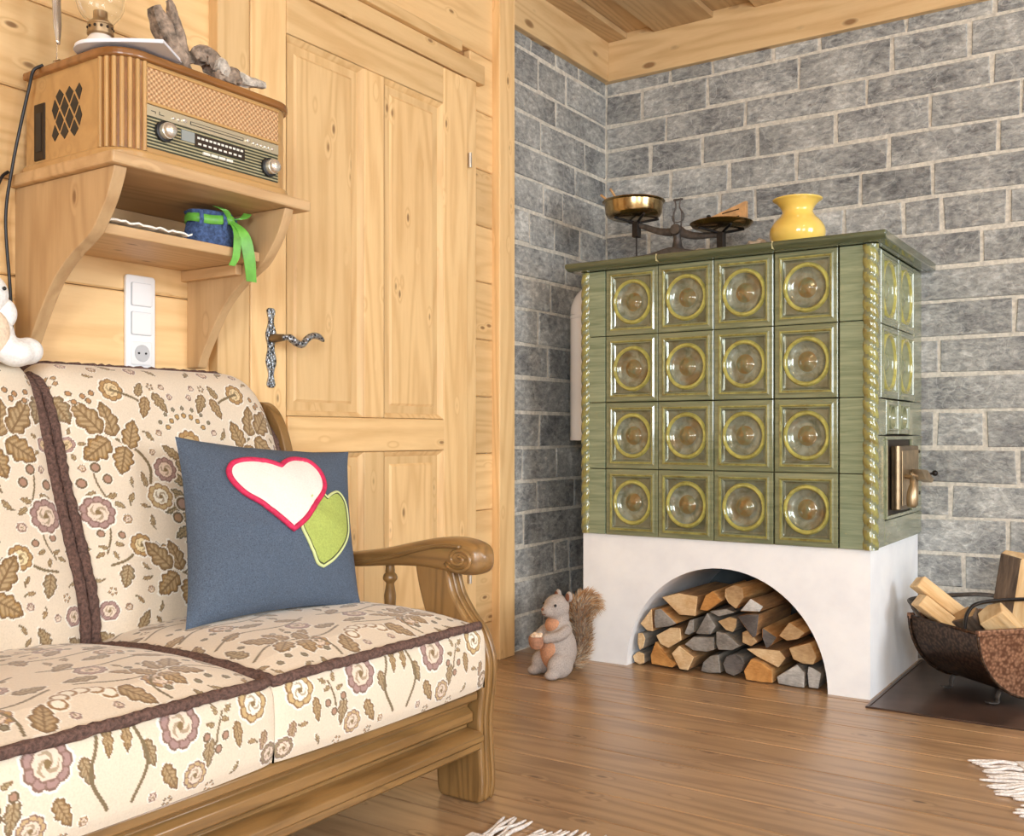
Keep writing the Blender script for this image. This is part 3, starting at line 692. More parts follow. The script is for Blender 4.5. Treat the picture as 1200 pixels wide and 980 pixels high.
# ================================================================== SOFA
class Paint:
    """woven floral design evaluated per vertex on a cushion unrolled to metres (s across, t along)"""
    def __init__(s, S_, T_):
        s.S, s.T = S_, T_; n = len(S_)
        s.c = np.tile(np.array(srgb(228, 212, 190)[:3]), (n, 1)); s.h = np.zeros(n)
        wob = np.sin(S_ * 31 + T_ * 17) * 0.5 + np.sin(T_ * 43 - S_ * 13) * 0.5
        s.c *= (1 + 0.025 * wob)[:, None]
    def fill(s, idx, m, col, a=1.0, h=0.0):
        j = idx[m]
        if len(j) == 0: return
        g_ = sum(col) / 3; col = tuple((x * 0.88 + g_ * 0.12) * (0.90 if g_ < 190 else 1.0) for x in col)
        s.c[j] = s.c[j] * (1 - a) + np.array(srgb(*col)[:3]) * a
        if h: s.h[j] = h
    def near(s, cx, cy, r): return np.nonzero((np.abs(s.S - cx) < r) & (np.abs(s.T - cy) < r))[0]
    def leaf(s, cx, cy, ang, L, W, c=(178, 136, 78), edge=(140, 104, 60)):
        ix = s.near(cx, cy, L * 0.75 + 0.01)
        if len(ix) == 0: return
        x = s.S[ix] - cx; y_ = s.T[ix] - cy; a = R(ang)
        u = (x * cos(a) + y_ * sin(a)) / L + 0.5; v = (-x * sin(a) + y_ * cos(a)) / W
        uc = np.clip(u, 0, 1); hw = np.sin(pi * uc ** 0.75) ** 0.8 * (0.74 + 0.34 * np.abs(np.sin(uc * pi * 3.2))) * 0.5
        ok = (u > -0.06) & (u < 1.06); d = np.abs(v) - hw
        s.fill(ix, ok & (d < 0.12), (244, 236, 222)); s.fill(ix, ok & (d < 0.05) & (u > 0) & (u < 1), edge, 1, 0.0010)
        s.fill(ix, (d < -0.05) & (u > 0.04) & (u < 0.96), c, 1, 0.0012)
        s.fill(ix, (d < -0.14), (216, 184, 134), 0.7, 0.0012)
        s.fill(ix, (d < -0.04) & (np.abs(v) < 0.045), edge, 0.9)
        s.fill(ix, (d < -0.06) & (np.sin((u - np.abs(v) * 0.45) * 40) > 0.1), edge, 0.62)
    def rose(s, cx, cy, r, c=(190, 150, 142), c2=(232, 208, 186), edge=(146, 108, 92), n=9):
        ix = s.near(cx, cy, r * 1.35)
        if len(ix) == 0: return
        x = s.S[ix] - cx; y_ = s.T[ix] - cy; d = np.hypot(x, y_) / r; th = np.arctan2(y_, x)
        e = 0.88 + 0.12 * np.abs(np.cos(th * n / 2)); e2 = 0.56 + 0.06 * np.abs(np.cos(th * n / 2 + 0.6))
        s.fill(ix, d < e * 1.12, (244, 236, 222)); s.fill(ix, d < e, edge, 1, 0.0010); s.fill(ix, d < e * 0.90, c, 1, 0.0013)
        s.fill(ix, (d < e * 0.9) & (np.abs(np.cos(th * n / 2)) < 0.22) & (d > e2), edge, 0.8)
        s.fill(ix, d < e2 * 1.08, edge, 0.9); s.fill(ix, d < e2 * 0.95, c2, 1, 0.0015)
        s.fill(ix, (d < e2 * 0.75) & (np.sin(th * 3 + d * 16) > 0.2), (176, 150, 110), 0.8); s.fill(ix, d < 0.16, (150, 120, 74))
    def dot(s, cx, cy, r, c=(168, 134, 84), edge=(124, 100, 66)):
        ix = s.near(cx, cy, r * 1.5)
        if len(ix) == 0: return
        d = np.hypot(s.S[ix] - cx, s.T[ix] - cy) / r
        s.fill(ix, d < 1.2, (246, 238, 222), 0.8); s.fill(ix, d < 1, edge, 1, 0.0008); s.fill(ix, d < 0.66, c)
    def stem(s, pts, w=0.0028, c=(138, 116, 78)):
        P = spline([(a, b, 0) for a, b in pts], 34)
        for q in P:
            ix = s.near(q.x, q.y, w * 1.4); s.fill(ix, np.hypot(s.S[ix] - q.x, s.T[ix] - q.y) < w, c, 1, 0.0008)
    # composite groups, mirrored with sgn
    def spray(s, cx, cy, sg, k=1.0, up=1):
        f = lambda a, b: (cx + sg * a * k, cy + up * b * k)
        A = lambda d: d * up if sg > 0 else 180 - d * up
        s.stem([f(-.055, -.09), f(-.062, -.05), f(-.04, -.015), f(0, .01), f(.02, .03)], 0.0032 * k)
        for a, b, g, L, W in ((.012, .052, 78, .075, .040), (.055, .056, 52, .085, .046), (-.034, .02, 110, .065, .038), (.045, -.012, -35, .070, .046), (-.005, -.035, -70, .062, .042)):
            p = f(a, b); s.leaf(p[0], p[1], A(g), L * k, W * k, (184, 146, 92) if L > .07 else (196, 150, 84))
    def sprig(s, cx, cy, sg, k=1.0, col=(196, 148, 120)):
        f = lambda a, b: (cx + sg * a * k, cy + b * k)
        s.stem([f(0, .03), f(.005, 0), f(.02, -.035)], 0.002)
        for a, b in ((-.022, .005), (.006, .034), (.024, .012)): p = f(a, b); s.dot(p[0], p[1], .0095 * k, col)
        for a, b, g in ((-.012, -.016, 200), (.026, -.02, 20), (.036, -.038, -30), (.002, -.042, -110)):
            p = f(a, b); s.leaf(p[0], p[1], g if sg > 0 else 180 - g, .022 * k, .011 * k, (150, 134, 92))
def back_design(p):
    G = (206, 160, 96)
    for q in range(52):                         # dense leafy middle column
        a = ((q * 0.618) % 1 - .5) * .17; b = .08 + .36 * q / 52
        p.leaf(a, b, 60 + 240 * ((q * .37) % 1), .045, .022, (150, 136, 96), (112, 98, 66))
    for b in (.28, .20): p.rose(0, b, .032, (166, 140, 104), (206, 184, 146), (116, 94, 66))
    p.rose(0, .462, .034, G, (226, 190, 130), (160, 112, 60), 11)
    for q in range(7):
        a = R(30 + 20 * q); p.dot(.055 * cos(a), .475 + .055 * sin(a), .007, (214, 166, 96)); p.dot(.075 * cos(a), .48 + .068 * sin(a), .0055, (150, 140, 112))
    for sg in (-1, 1):
        p.spray(sg * -.155 * -1, .475, sg, 1.0) if False else p.spray(sg * .18, .465, sg, 1.05)
        p.rose(sg * .168, .588, .028, G, (232, 206, 156), (150, 110, 66), 8)
        p.stem([(sg * .168, .588), (sg * .12, .570), (sg * .085, .545)], .003)
        p.leaf(sg * .098, .548, 250 if sg < 0 else 290, .055, .026); p.leaf(sg * .055, .560, 300 if sg < 0 else 240, .055, .026, (160, 140, 96))
        p.leaf(sg * .10, .592, 60 if sg < 0 else 120, .04, .02, (160, 140, 96))
        for a, b in ((.215, .578), (.235, .570), (.255, .556), (.225, .560), (.262, .575)): p.dot(sg * a, b, .007, (206, 150, 96))
        p.leaf(sg * .283, .54, 250 if sg > 0 else 290, .07, .036, (146, 132, 100)); p.rose(sg * .285, .465, .018, (200, 160, 150), (226, 196, 150), n=5)
        for a in range(5): p.leaf(sg * .285 + .03 * cos(a * 1.26), .465 + .03 * sin(a * 1.26), a * 72, .016, .008, (150, 134, 92))
        p.sprig(sg * .245, .375, -sg, 1.15); p.sprig(sg * .235, .262, sg, 0.9)
        p.rose(sg * .252, .318, .036); p.rose(sg * .105, .345, .031, (224, 190, 132), (246, 236, 214), (170, 124, 70), 8); p.rose(sg * .078, .405, .029)
        p.dot(sg * .055, .325, .016, (196, 158, 138)); p.dot(sg * .075, .295, .013, (196, 150, 110))
        p.leaf(sg * .135, .385, 100, .035, .014, (170, 160, 130)); p.leaf(sg * .055, .445, 140 if sg < 0 else 40, .05, .022, (150, 134, 92))
        p.stem([(sg * .25, .205), (sg * .215, .215), (sg * .18, .24)], .0028); p.rose(sg * .178, .242, .026, G, (236, 214, 164), (150, 110, 66), 8)
        for a, b in ((.145, .238), (.128, .232), (.112, .236), (.098, .226), (.118, .218)): p.dot(sg * a, b, .008, (216, 168, 104))
        p.leaf(sg * .225, .18, 250, .05, .028, (158, 144, 112))
        p.spray(sg * .095, .165, sg, .92, 1)
        p.rose(sg * .182, .030, .034); p.leaf(sg * .20, .088, 60 if sg < 0 else 120, .045, .022, (158, 144, 112)); p.leaf(sg * .14, .062, 70, .028, .013, (150, 134, 92)); p.leaf(sg * .13, .04, 80, .022, .012, (150, 134, 92))
        p.leaf(sg * .275, .06, 140, .05, .024, (158, 144, 112)); p.rose(sg * .27, .115, .02, n=6); p.rose(sg * .275, .01, .024, (206, 168, 120))
        p.sprig(sg * .03, .05, sg, .9, (206, 160, 96)); p.leaf(sg * .085, .045, 20, .035, .015)
def filler(p, t0, t1, seed):
    rg = random.Random(seed)
    for q in range(1100):
        a = rg.uniform(.02, .29); b = rg.uniform(t0, t1); r = rg.choice((.022, .017, .013)) if q < 500 else rg.choice((.013, .0095))
        bad = False
        for sg in (-1, 1):
            ix = p.near(sg * a, b, r * 1.5)
            if len(ix) == 0 or p.h[ix].max() > 0: bad = True
        if bad: continue
        kind = rg.random(); ang = rg.uniform(0, 360); c = rg.choice(((158, 144, 112), (176, 140, 92), (150, 134, 92)))
        for sg in (-1, 1):
            g_ = ang if sg > 0 else 180 - ang
            if kind < .55:
                p.leaf(sg * a, b, g_, r * 2.0, r * 0.95, c); p.stem([(sg * a - r * cos(R(g_)), b - r * sin(R(g_))), (sg * a - 1.5 * r * cos(R(g_ + 14)), b - 1.5 * r * sin(R(g_ + 14)))], .0018)
            elif kind < .8: p.rose(sg * a, b, r * .85, rg.choice(((196, 160, 150), (206, 166, 110))) if sg < 0 else (196, 160, 140), n=6)
            else:
                for e in range(5): p.dot(sg * (a + r * .7 * cos(e * 1.26)), b + r * .7 * sin(e * 1.26), r * .32, (206, 160, 110))
def seat_design(p):
    G = (206, 160, 96)
    for j in range(5):                          # broad leafy arcs over the seat
        t0 = .05 + .10 * j
        for sg in (-1, 1):
            for q in range(4):
                a = .04 + .075 * q + .02 * (j % 2); p.leaf(sg * a, t0 + .02 * sin(q * 2 + j), (25 + 30 * q + 40 * j) * sg + (0 if sg > 0 else 180), .055, .026, ((176, 140, 96), (158, 144, 112), (196, 152, 92))[(q + j) % 3])
            p.rose(sg * (.08 + .05 * (j % 3)), t0 + .05, .026, (196, 160, 148) if j % 2 else G)
            p.stem([(sg * .02, t0), (sg * .10, t0 + .03), (sg * .2, t0 + .01), (sg * .27, t0 + .04)], .0026)
            for q in range(5): p.dot(sg * (.13 + .028 * q), t0 + .075 - .01 * (q % 2), .007, (150, 134, 100))
    F = .555                                    # front edge (piping) position
    for q in range(6):
        a = R(25 + 26 * q); p.dot(.045 * cos(a), F - .03 - .045 * sin(a), .014, (244, 234, 214), (176, 128, 70))
    for sg in (-1, 1):
        p.leaf(sg * .075, F - .03, 60 * sg, .06, .034); p.spray(sg * .16, F - .08, sg, .8, -1)
        p.rose(sg * .105, F + .035, .036); p.rose(sg * .25, F + .035, .030, (226, 190, 128), (248, 240, 220), (156, 112, 64), 7)
        p.leaf(sg * .215, F + .075, 80, .045, .018); p.leaf(sg * .05, F + .06, 70, .045, .02, (158, 144, 112)); p.leaf(sg * .155, F + .09, 100, .05, .022, (158, 144, 112))
        p.stem([(sg * .02, F + .12), (sg * .045, F + .07), (sg * .03, F + .02)], .0028); p.sprig(sg * .17, F + .06, sg, .8); p.rose(sg * .13, F + .115, .022, (222, 186, 132)); p.leaf(sg * .27, F + .10, 100, .035, .018, (196, 160, 148)); p.leaf(sg * .085, F + .105, 60, .05, .022)
        p.leaf(sg * .015, F + .03, 95, .04, .016); p.rose(sg * .285, F + .125, .02, (170, 148, 110))
def grid_mesh(name, P, nu, nv, parent, mats, paint=None, world_off=None):
    me = bpy.data.meshes.new(name); nV = nu * nv
    P = P - np.array(world_off)
    me.vertices.add(nV); me.vertices.foreach_set('co', P.astype(np.float32).ravel())
    i, j = np.meshgrid(np.arange(nv - 1), np.arange(nu - 1), indexing='ij')
    a = (i * nu + j).ravel(); q = np.stack([a, a + 1, a + nu + 1, a + nu], 1).astype(np.int32); nF = len(q)
    me.loops.add(nF * 4); me.loops.foreach_set('vertex_index', q.ravel())
    me.polygons.add(nF); me.polygons.foreach_set('loop_start', np.arange(0, nF * 4, 4, dtype=np.int32))
    me.polygons.foreach_set('use_smooth', np.ones(nF, bool)); me.update(calc_edges=True)
    if paint is not None:
        at = me.color_attributes.new('Col', 'FLOAT_COLOR', 'POINT')
        at.data.foreach_set('color', np.concatenate([paint, np.ones((nV, 1))], 1).astype(np.float32).ravel())
    me.materials.append(M[mats]); o = bpy.data.objects.new(name, me); COL.objects.link(o); o.parent = parent
    return o
SY1 = -2.01; SW = 0.605; SM = SY1 - SW; SY0 = SM - SW
sofa = thing('sofa', (0.42, SM, 0.0), 'oak-framed sofa with floral velour cushions edged in brown plush trim', 'sofa')
SO = list(sofa.location)
bp = spline2([(0.285, 0.34), (0.30, 0.42), (0.285, 0.50), (0.245, 0.60), (0.205, 0.70), (0.175, 0.79), (0.150, 0.865), (0.118, 0.925), (0.075, 0.950), (0.03, 0.942), (0.005, 0.90)], 10)
def resample(pts, n):
    p = np.array(pts); d = np.r_[0, np.cumsum(np.hypot(*np.diff(p, axis=0).T))]
    t = np.linspace(0, d[-1], n); return np.stack([np.interp(t, d, p[:, 0]), np.interp(t, d, p[:, 1])], 1), t
def bp_z(p): return p[:, 1]
def back_cushion(y0, y1, rl, rr, nu, nv):
    hw = (y1 - y0) / 2; yc = (y0 + y1) / 2; pr_, tl = resample(bp, nv)
    u = np.linspace(-1, 1, nu); U, V = np.meshgrid(u, np.arange(nv)); U = U.ravel(); V = V.ravel()
    X = pr_[V, 0]; Z = pr_[V, 1]
    dl = np.clip(rl - (U + 1) * hw, 0, rl); dr_ = np.clip(rr - (1 - U) * hw, 0, rr)
    drop = (rl - np.sqrt(np.maximum(rl * rl - dl * dl, 0))) + (rr - np.sqrt(np.maximum(rr * rr - dr_ * dr_, 0)))
    zt = 0.95; kf = np.clip((Z - 0.55) / (zt - 0.55), 0, 1)
    Z = Z - drop * kf ** 1.5
    e = np.abs(U) ** 7
    X = X - 0.022 * e + 0.010 * (1 - U ** 2)
    T_ = tl[V]; S_ = U * hw
    p = Paint(S_, T_); back_design(p); filler(p, 0.0, 0.66, 3)
    # small relief along +x
    X = X + p.h * 0.9
    P = np.stack([X, yc + U * hw, Z], 1)
    o = grid_mesh('back_cushion', P, nu, nv, sofa, 'floral_velour', p.c, SO)
    P3 = P.reshape(nv, nu, 3)
    for col, sg in ((0, -1), (nu - 1, 1)):
        pa = P3[::max(1, nv // 60), col] + np.array([0.006, 0.0, 0])
        mb = MB().tube([tuple(q) for q in pa], 0.0112, 10, jitter=0.18); mb.build('plush_trim', 'trim_plush', o, smooth=True)
    iz = int(np.argmax(bp_z(pr_))) + nv // 30
    MB().tube([tuple(q + np.array([0, 0, 0.0])) for q in P3[iz, ::5]], 0.0115, 10, jitter=0.2).build('plush_trim', 'trim_plush', o, smooth=True)
    # side walls closing the cushion towards the wall
    for col in (0, nu - 1):
        ed = P3[::max(1, nv // 40), col]; vs = [tuple(q) for q in ed] + [(max(0.004, min(q[0] - 0.02, 0.03 + 0.10 * max(0, 0.8 - q[2]))), q[1], q[2] - 0.004) for q in ed]
        n = len(ed); MB().add(vs, [(k_, k_ + 1, n + k_ + 1, n + k_) for k_ in range(n - 1)]).build('cushion_side', 'trim_plush', o)
    return o
back_cushion(SM + 0.011, SY1 + 0.004, 0.03, 0.11, 330, 370)
back_cushion(SY0 + 0.004, SM - 0.011, 0.11, 0.03, 330, 370)
def seat_cushion(y0, y1, nu, nv, gap):
    hw = (y1 - y0) / 2; yc = (y0 + y1) / 2
    prof = spline2([(0.225, 0.372), (0.30, 0.392), (0.42, 0.404), (0.55, 0.408), (0.66, 0.404), (0.74, 0.396), (0.782, 0.388), (0.797, 0.372), (0.802, 0.345), (0.803, 0.31), (0.800, 0.275), (0.792, 0.254)], 10)
    pr_, tl = resample(prof, nv)
    u = np.linspace(-1, 1, nu); U, V = np.meshgrid(u, np.arange(nv)); U = U.ravel(); V = V.ravel()
    X = pr_[V, 0].copy(); Z = pr_[V, 1].copy(); top = np.clip((0.80 - X) / 0.08, 0, 1) * (Z > 0.36)
    Z = Z + (0.004 + 0.020 * (1 - U ** 4)) * top - 0.010 * np.abs(U) ** 8 * top
    X = X + 0.010 * (1 - U ** 2) * (1 - top) - 0.006 * np.abs(U) ** 24 * (1 - top)
    p = Paint(U * hw, tl[V]); seat_design(p); filler(p, 0.0, 0.70, 5)
    Z = Z + p.h * 0.7 * top; X = X + p.h * 0.7 * (1 - top)
    P = np.stack([X, yc + U * hw, Z], 1)
    o = grid_mesh('seat_cushion', P, nu, nv, sofa, 'floral_velour', p.c, SO)
    P3 = P.reshape(nv, nu, 3); fr_ = int(np.argmin(np.abs(tl - 0.568)))
    side = lambda c, s_: [tuple(q + np.array([0, s_ * 0.004, 0.004])) for q in P3[20:fr_ - 4:6, c]]
    front = [tuple(q + np.array([0.005, 0, 0.005])) for q in P3[fr_, 3:nu - 3:6]]
    path = side(0, 1) + front if gap == 'L' else front + list(reversed(side(nu - 1, -1)))
    MB().tube(path, 0.0092, 10, jitter=0.18).build('plush_trim', 'trim_plush', o, smooth=True)
    for c_ in (0, nu - 1):
        ed = P3[::8, c_]; n = len(ed); vs = [tuple(q) for q in ed] + [(q[0] - 0.002, q[1], 0.255) for q in ed]
        MB().add(vs, [(k_, k_ + 1, n + k_ + 1, n + k_) for k_ in range(n - 1)]).build('cushion_side', 'velour_plain', o)
    return o
seat_cushion(SM + 0.0005, SY1 - 0.002, 330, 360, 'L')
seat_cushion(SY0 + 0.002, SM - 0.0005, 330, 360, 'R')
# frame: base board, moulded front rail, arms
MB().box(0.05, 0.76, SY0, SY1, 0.225, 0.253).build('seat_board', 'oak_y', sofa)
MB().box(0.02, 0.06, SY0 - 0.02, SY1 + 0.03, 0.12, 0.80).build('back_frame', 'oak_y', sofa, bevel=0.004)
rp = [(0.70, 0.253), (0.782, 0.253), (0.788, 0.247), (0.788, 0.232), (0.780, 0.227), (0.766, 0.222), (0.762, 0.214), (0.770, 0.207), (0.776, 0.203), (0.776, 0.184), (0.768, 0.178), (0.760, 0.176), (0.760, 0.168), (0.796, 0.164), (0.806, 0.158), (0.806, 0.146), (0.798, 0.142), (0.798, 0.128), (0.790, 0.122), (0.700, 0.122)]
MB().prism(rp, 'y', SY0 - 0.02, SY1 - 0.018).build('front_rail', 'oak_y', sofa, smooth=30, bevel=0.0015, segs=1)
def arm(yc, sg):
    # S-shaped front stile + leg (profile in x,z), moulded front edge
    back_e = [(0.600, 0.515), (0.612, 0.46), (0.632, 0.40), (0.665, 0.33), (0.684, 0.26), (0.676, 0.19), (0.664, 0.12), (0.664, 0.04), (0.672, 0.004), (0.70, 0.0)]
    front_e = [(0.765, 0.0), (0.783, 0.006), (0.788, 0.05), (0.784, 0.12), (0.782, 0.18), (0.790, 0.25), (0.792, 0.31), (0.770, 0.37), (0.735, 0.41), (0.706, 0.455), (0.690, 0.515)]
    st_ = MB().prism(spline2(back_e, 5) + spline2(front_e, 5), 'y', yc - 0.028, yc + 0.028).build('front_stile', 'oak_z', sofa, bevel=0.006)
    for dy in (-0.010, 0.010):
        MB().tube([(x + 0.0015, yc + dy, z) for x, z in spline2(front_e[1:], 6)], 0.0045, 6).build('moulding', 'oak_z', st_, smooth=True)
    # arm rest: loft of ellipse sections along x, ending in a scroll
    xs = [0.06, 0.16, 0.28, 0.36, 0.44, 0.52, 0.60, 0.66, 0.71, 0.75, 0.775, 0.790]
    zc_ = [0.512, 0.505, 0.500, 0.500, 0.508, 0.519, 0.530, 0.534, 0.533, 0.530, 0.528, 0.527]
    hh = [0.020, 0.019, 0.018, 0.018, 0.019, 0.022, 0.029, 0.036, 0.040, 0.038, 0.030, 0.012]
    ww = [0.026, 0.028, 0.030, 0.031, 0.033, 0.035, 0.038, 0.040, 0.041, 0.040, 0.034, 0.016]
    xi = np.linspace(0, len(xs) - 1, 56); f = lambda a: np.interp(xi, range(len(xs)), a)
    # smooth interpolation
    sm = lambda a: np.array([p[0] for p in spline([(v_, 0, 0) for v_ in a], 5)])
    X, Zc, H, W = sm(xs), sm(zc_), sm(hh), sm(ww); n = 28; vs = []; fs = []
    for q in range(len(X)):
        for j in range(n):
            a = 2 * pi * j / n; ca, sa = cos(a), sin(a); e = 0.62
            yy = math.copysign(abs(ca) ** e, ca) * W[q]; zz = math.copysign(abs(sa) ** e, sa) * H[q]
            vs.append((X[q], yc + yy, Zc[q] + zz))
    for q in range(len(X) - 1):
        for j in range(n): fs.append((q * n + j, q * n + (j + 1) % n, (q + 1) * n + (j + 1) % n, (q + 1) * n + j))
    fs += [tuple(reversed(range(n))), tuple((len(X) - 1) * n + j for j in range(n))]
    ar = MB().add(vs, fs).build('armrest', 'oak_x', sofa, smooth=50)
    for s2 in (-1, 1):                          # carved volute and flute on both faces
        yv = yc + s2 * 0.0405
        vol = [(0.735 + r_ * cos(a) * 1.15, yv, 0.529 + r_ * sin(a) * 0.85) for a, r_ in [(R(200 + 24 * q), 0.034 - 0.0011 * q) for q in range(27)]]
        MB().tube(vol, [0.0046] * 20 + [0.004] * 7, 7).build('volute', 'oak_x', ar, smooth=True)
        fl_ = spline([(0.40, yc + s2 * 0.030, 0.496), (0.48, yc + s2 * 0.033, 0.508), (0.56, yc + s2 * 0.0365, 0.526), (0.63, yc + s2 * 0.0395, 0.545), (0.69, yc + s2 * 0.041, 0.556), (0.74, yc + s2 * 0.041, 0.556)], 6)
        MB().tube(fl_, [0.002 + 0.003 * min(1, q / 10) for q in range(len(fl_))], 7).build('carved_flute', 'oak_x', ar, smooth=True)
    sp = [(0.013, 0.40), (0.014, 0.425), (0.0095, 0.452), (0.0105, 0.455), (0.0165, 0.462), (0.0175, 0.467), (0.015, 0.474), (0.0105, 0.479), (0.0115, 0.482), (0.0105, 0.49), (0.011, 0.508)]
    for xs_ in (0.505, 0.33): MB().lathe([(0.014, 0.20)] + sp, 18, (xs_, yc, 0)).build('spindle', 'oak_z', sofa, smooth=50)
    MB().box(0.06, 0.70, yc - 0.018, yc + 0.018, 0.16, 0.25).build('side_rail', 'oak_x', sofa, bevel=0.004)
    MB().box(0.03, 0.09, yc - 0.024, yc + 0.024, 0.0, 0.53).build('rear_leg', 'oak_z', sofa, bevel=0.005)
    # curved ear beside the back cushion
    ear = spline2([(0.02, 0.50), (0.02, 0.82), (0.035, 0.868), (0.075, 0.885), (0.115, 0.868), (0.150, 0.82), (0.178, 0.74), (0.205, 0.65), (0.225, 0.57), (0.23, 0.50)], 5)
    MB().prism(ear, 'y', yc - 0.014, yc + 0.014).build('back_ear', 'oak_z', sofa, bevel=0.007, segs=3)
arm(-1.985 + 0.0, 1); arm(SY0 - 0.035, -1)

# ================================================================== HEART PILLOW
pil = thing('throw_pillow', (0.47, -2.32, 0.41), 'blue-grey denim cushion with a white and a green appliqued heart', 'pillow')
CN = [np.array(p) for p in ((0.455, -2.525, 0.425), (0.535, -2.12, 0.425), (0.30, -2.43, 0.797), (0.385, -1.998, 0.760))]   # BL BR TL TR
NRM = np.cross(CN[1] - CN[0], CN[2] - CN[0]); NRM /= np.linalg.norm(NRM); NRM = NRM if NRM[0] > 0 else -NRM
def psurf(u, v, side, off=0.0):
    u = np.asarray(u, float); v = np.asarray(v, float); a = 2 * u - 1; b = 2 * v - 1
    ed = 0.075                                  # edges pull in between the corners
    uu = 0.5 + (a * (1 - ed * (1 - b * b))) / 2; vv = 0.5 + (b * (1 - ed * (1 - a * a))) / 2
    P = ((1 - uu) * (1 - vv))[..., None] * CN[0] + (uu * (1 - vv))[..., None] * CN[1] + ((1 - uu) * vv)[..., None] * CN[2] + (uu * vv)[..., None] * CN[3]
    th = 0.084 * ((1 - np.clip(np.abs(a), 0, 1) ** 2.1) * (1 - np.clip(np.abs(b), 0, 1) ** 2.1)) ** 0.58
    th = th * (1 + 0.05 * np.sin(a * 4 + b * 3)) - 0.004 * np.exp(-((a + .35) ** 2 * 6 + (b + .35 + .25 * a) ** 2 * 90)) + 0.0035 * np.sin(6 * a + 9 * b + 2 * np.sin(5 * b)) * (np.abs(a) > .25) * (1 - np.abs(a)) + 0.003 * np.exp(-((a - .7) ** 2 * 10 + (b + .75 + .2 * a) ** 2 * 80))
    return P + NRM * (side * th + off)[..., None]
n = 72; g = np.linspace(0, 1, n); U, V = np.meshgrid(g, g)
body = None
mb = MB(); A = psurf(U, V, 1).reshape(-1, 3); B = psurf(U, V, -1).reshape(-1, 3)
q_ = [(i_ * n + j_, i_ * n + j_ + 1, (i_ + 1) * n + j_ + 1, (i_ + 1) * n + j_) for i_ in range(n - 1) for j_ in range(n - 1)]
mb.add(A, q_); mb.add(B, [tuple(reversed(f)) for f in q_]); mb.build('cover', 'pillow_denim', pil, smooth=True)
HW = [(.466, .809), (.516, .853), (.576, .875), (.650, .862), (.706, .797), (.727, .713), (.708, .637), (.639, .547), (.573, .461), (.500, .402), (.420, .479), (.332, .563), (.246, .631), (.195, .711), (.186, .771), (.213, .820), (.271, .845), (.350, .850), (.416, .833)]
HG = [(.739, .603), (.787, .638), (.846, .658), (.900, .608), (.921, .514), (.905, .406), (.855, .316), (.774, .232), (.700, .187), (.656, .212), (.605, .316), (.549, .426), (.560, .52), (.62, .60), (.69, .635)]
def smooth_loop(p, cusps, n_=5):
    out = []; L = len(p); cs_ = sorted(cusps)
    for a, b in zip(cs_, cs_[1:] + [cs_[0] + L]):
        seg = [p[i_ % L] for i_ in range(a, b + 1)]; out += spline2(seg, n_)[:-1]
    return out
def patch(loop, name, mat, off):
    c_ = np.mean(np.array(loop), 0); R_ = 10; L = len(loop); uv = [c_]
    for r_ in range(1, R_ + 1): uv += [c_ + (np.array(p) - c_) * r_ / R_ for p in loop]
    uv = np.array(uv); P = psurf(uv[:, 0], uv[:, 1], 1, np.full(len(uv), off))
    fs = [(0, 1 + i_, 1 + (i_ + 1) % L) for i_ in range(L)]
    for r_ in range(R_ - 1):
        for i_ in range(L): a = 1 + r_ * L; b = a + L; fs.append((a + i_, b + i_, b + (i_ + 1) % L, a + (i_ + 1) % L))
    return MB().add(P, fs).build(name, mat, pil, smooth=True)
def ring_tube(loop, name, mat, off, r, shrink, par, flatten=(1, 0.45)):
    c_ = np.mean(np.array(loop), 0); uv = np.array([c_ + (np.array(p) - c_) * shrink for p in loop + loop[:2]])
    P = psurf(uv[:, 0], uv[:, 1], 1, np.full(len(uv), off)); MB().tube([tuple(p) for p in P], r, 8).build(name, mat, par, smooth=True)
lg = smooth_loop(HG, [0, 8]); lw = smooth_loop(HW, [0, 9])
hg = patch(lg, 'green_heart', 'heart_green', 0.0025); ring_tube(lg, 'pale_border', 'thread_pale', 0.002, 0.0035, 1.0, hg); ring_tube(lg, 'dark_stitching', 'thread_dark', 0.003, 0.0016, 0.955, hg)
hw_ = patch(lw, 'white_heart', 'heart_white', 0.0055); ring_tube(lw, 'red_border', 'heart_red', 0.0045, 0.0062, 1.0, hw_)

# ================================================================== PLUSH TOY at the left edge
def remesh(o, vox, it=8):
    r_ = o.modifiers.new('remesh', 'REMESH'); r_.mode = 'VOXEL'; r_.voxel_size = vox; r_.use_smooth_shade = True
    s_ = o.modifiers.new('smooth', 'SMOOTH'); s_.iterations = it; s_.factor = 0.5
toy = thing('plush_toy', (0.10, -2.72, 0.94), 'white and cream plush toy sitting on top of the sofa back', 'plush toy')
mb = MB()
mb.ell((0.10, -2.715, 0.995), (0.045, 0.05, 0.055)).ell((0.105, -2.725, 1.075), (0.042, 0.045, 0.045))
mb.ell((0.125, -2.648, 0.968), (0.030, 0.030, 0.028)).ell((0.13, -2.675, 0.962), (0.035, 0.035, 0.028)).ell((0.13, -2.76, 0.962), (0.045, 0.034, 0.028))
remesh(mb.build('body', 'plush_white', toy), 0.005)
MB().ell((0.125, -2.72, 1.00), (0.028, 0.033, 0.045)).build('belly', 'plush_cream', toy, smooth=True)
MB().ell((0.115, -2.690, 1.040), (0.020, 0.024, 0.030)).build('ear', 'plush_white', toy, smooth=True)
MB().ell((0.115, -2.765, 1.09), (0.018, 0.022, 0.035)).build('ear', 'plush_white', toy, smooth=True)
for dy in (-0.018, 0.018): MB().ell((0.145, -2.725 + dy, 1.085), (0.004, 0.004, 0.004), 10, 8).build('eye', 'eye_black', toy, smooth=True)

# ================================================================== TILED STOVE
stove = thing('tiled_stove', (0.77, -0.34, 0.0), 'green glazed tiled stove on a white plastered base with an arched wood store', 'stove')
BX0, BX1, BY0, BZ = 0.268, 1.262, -0.662, 0.452
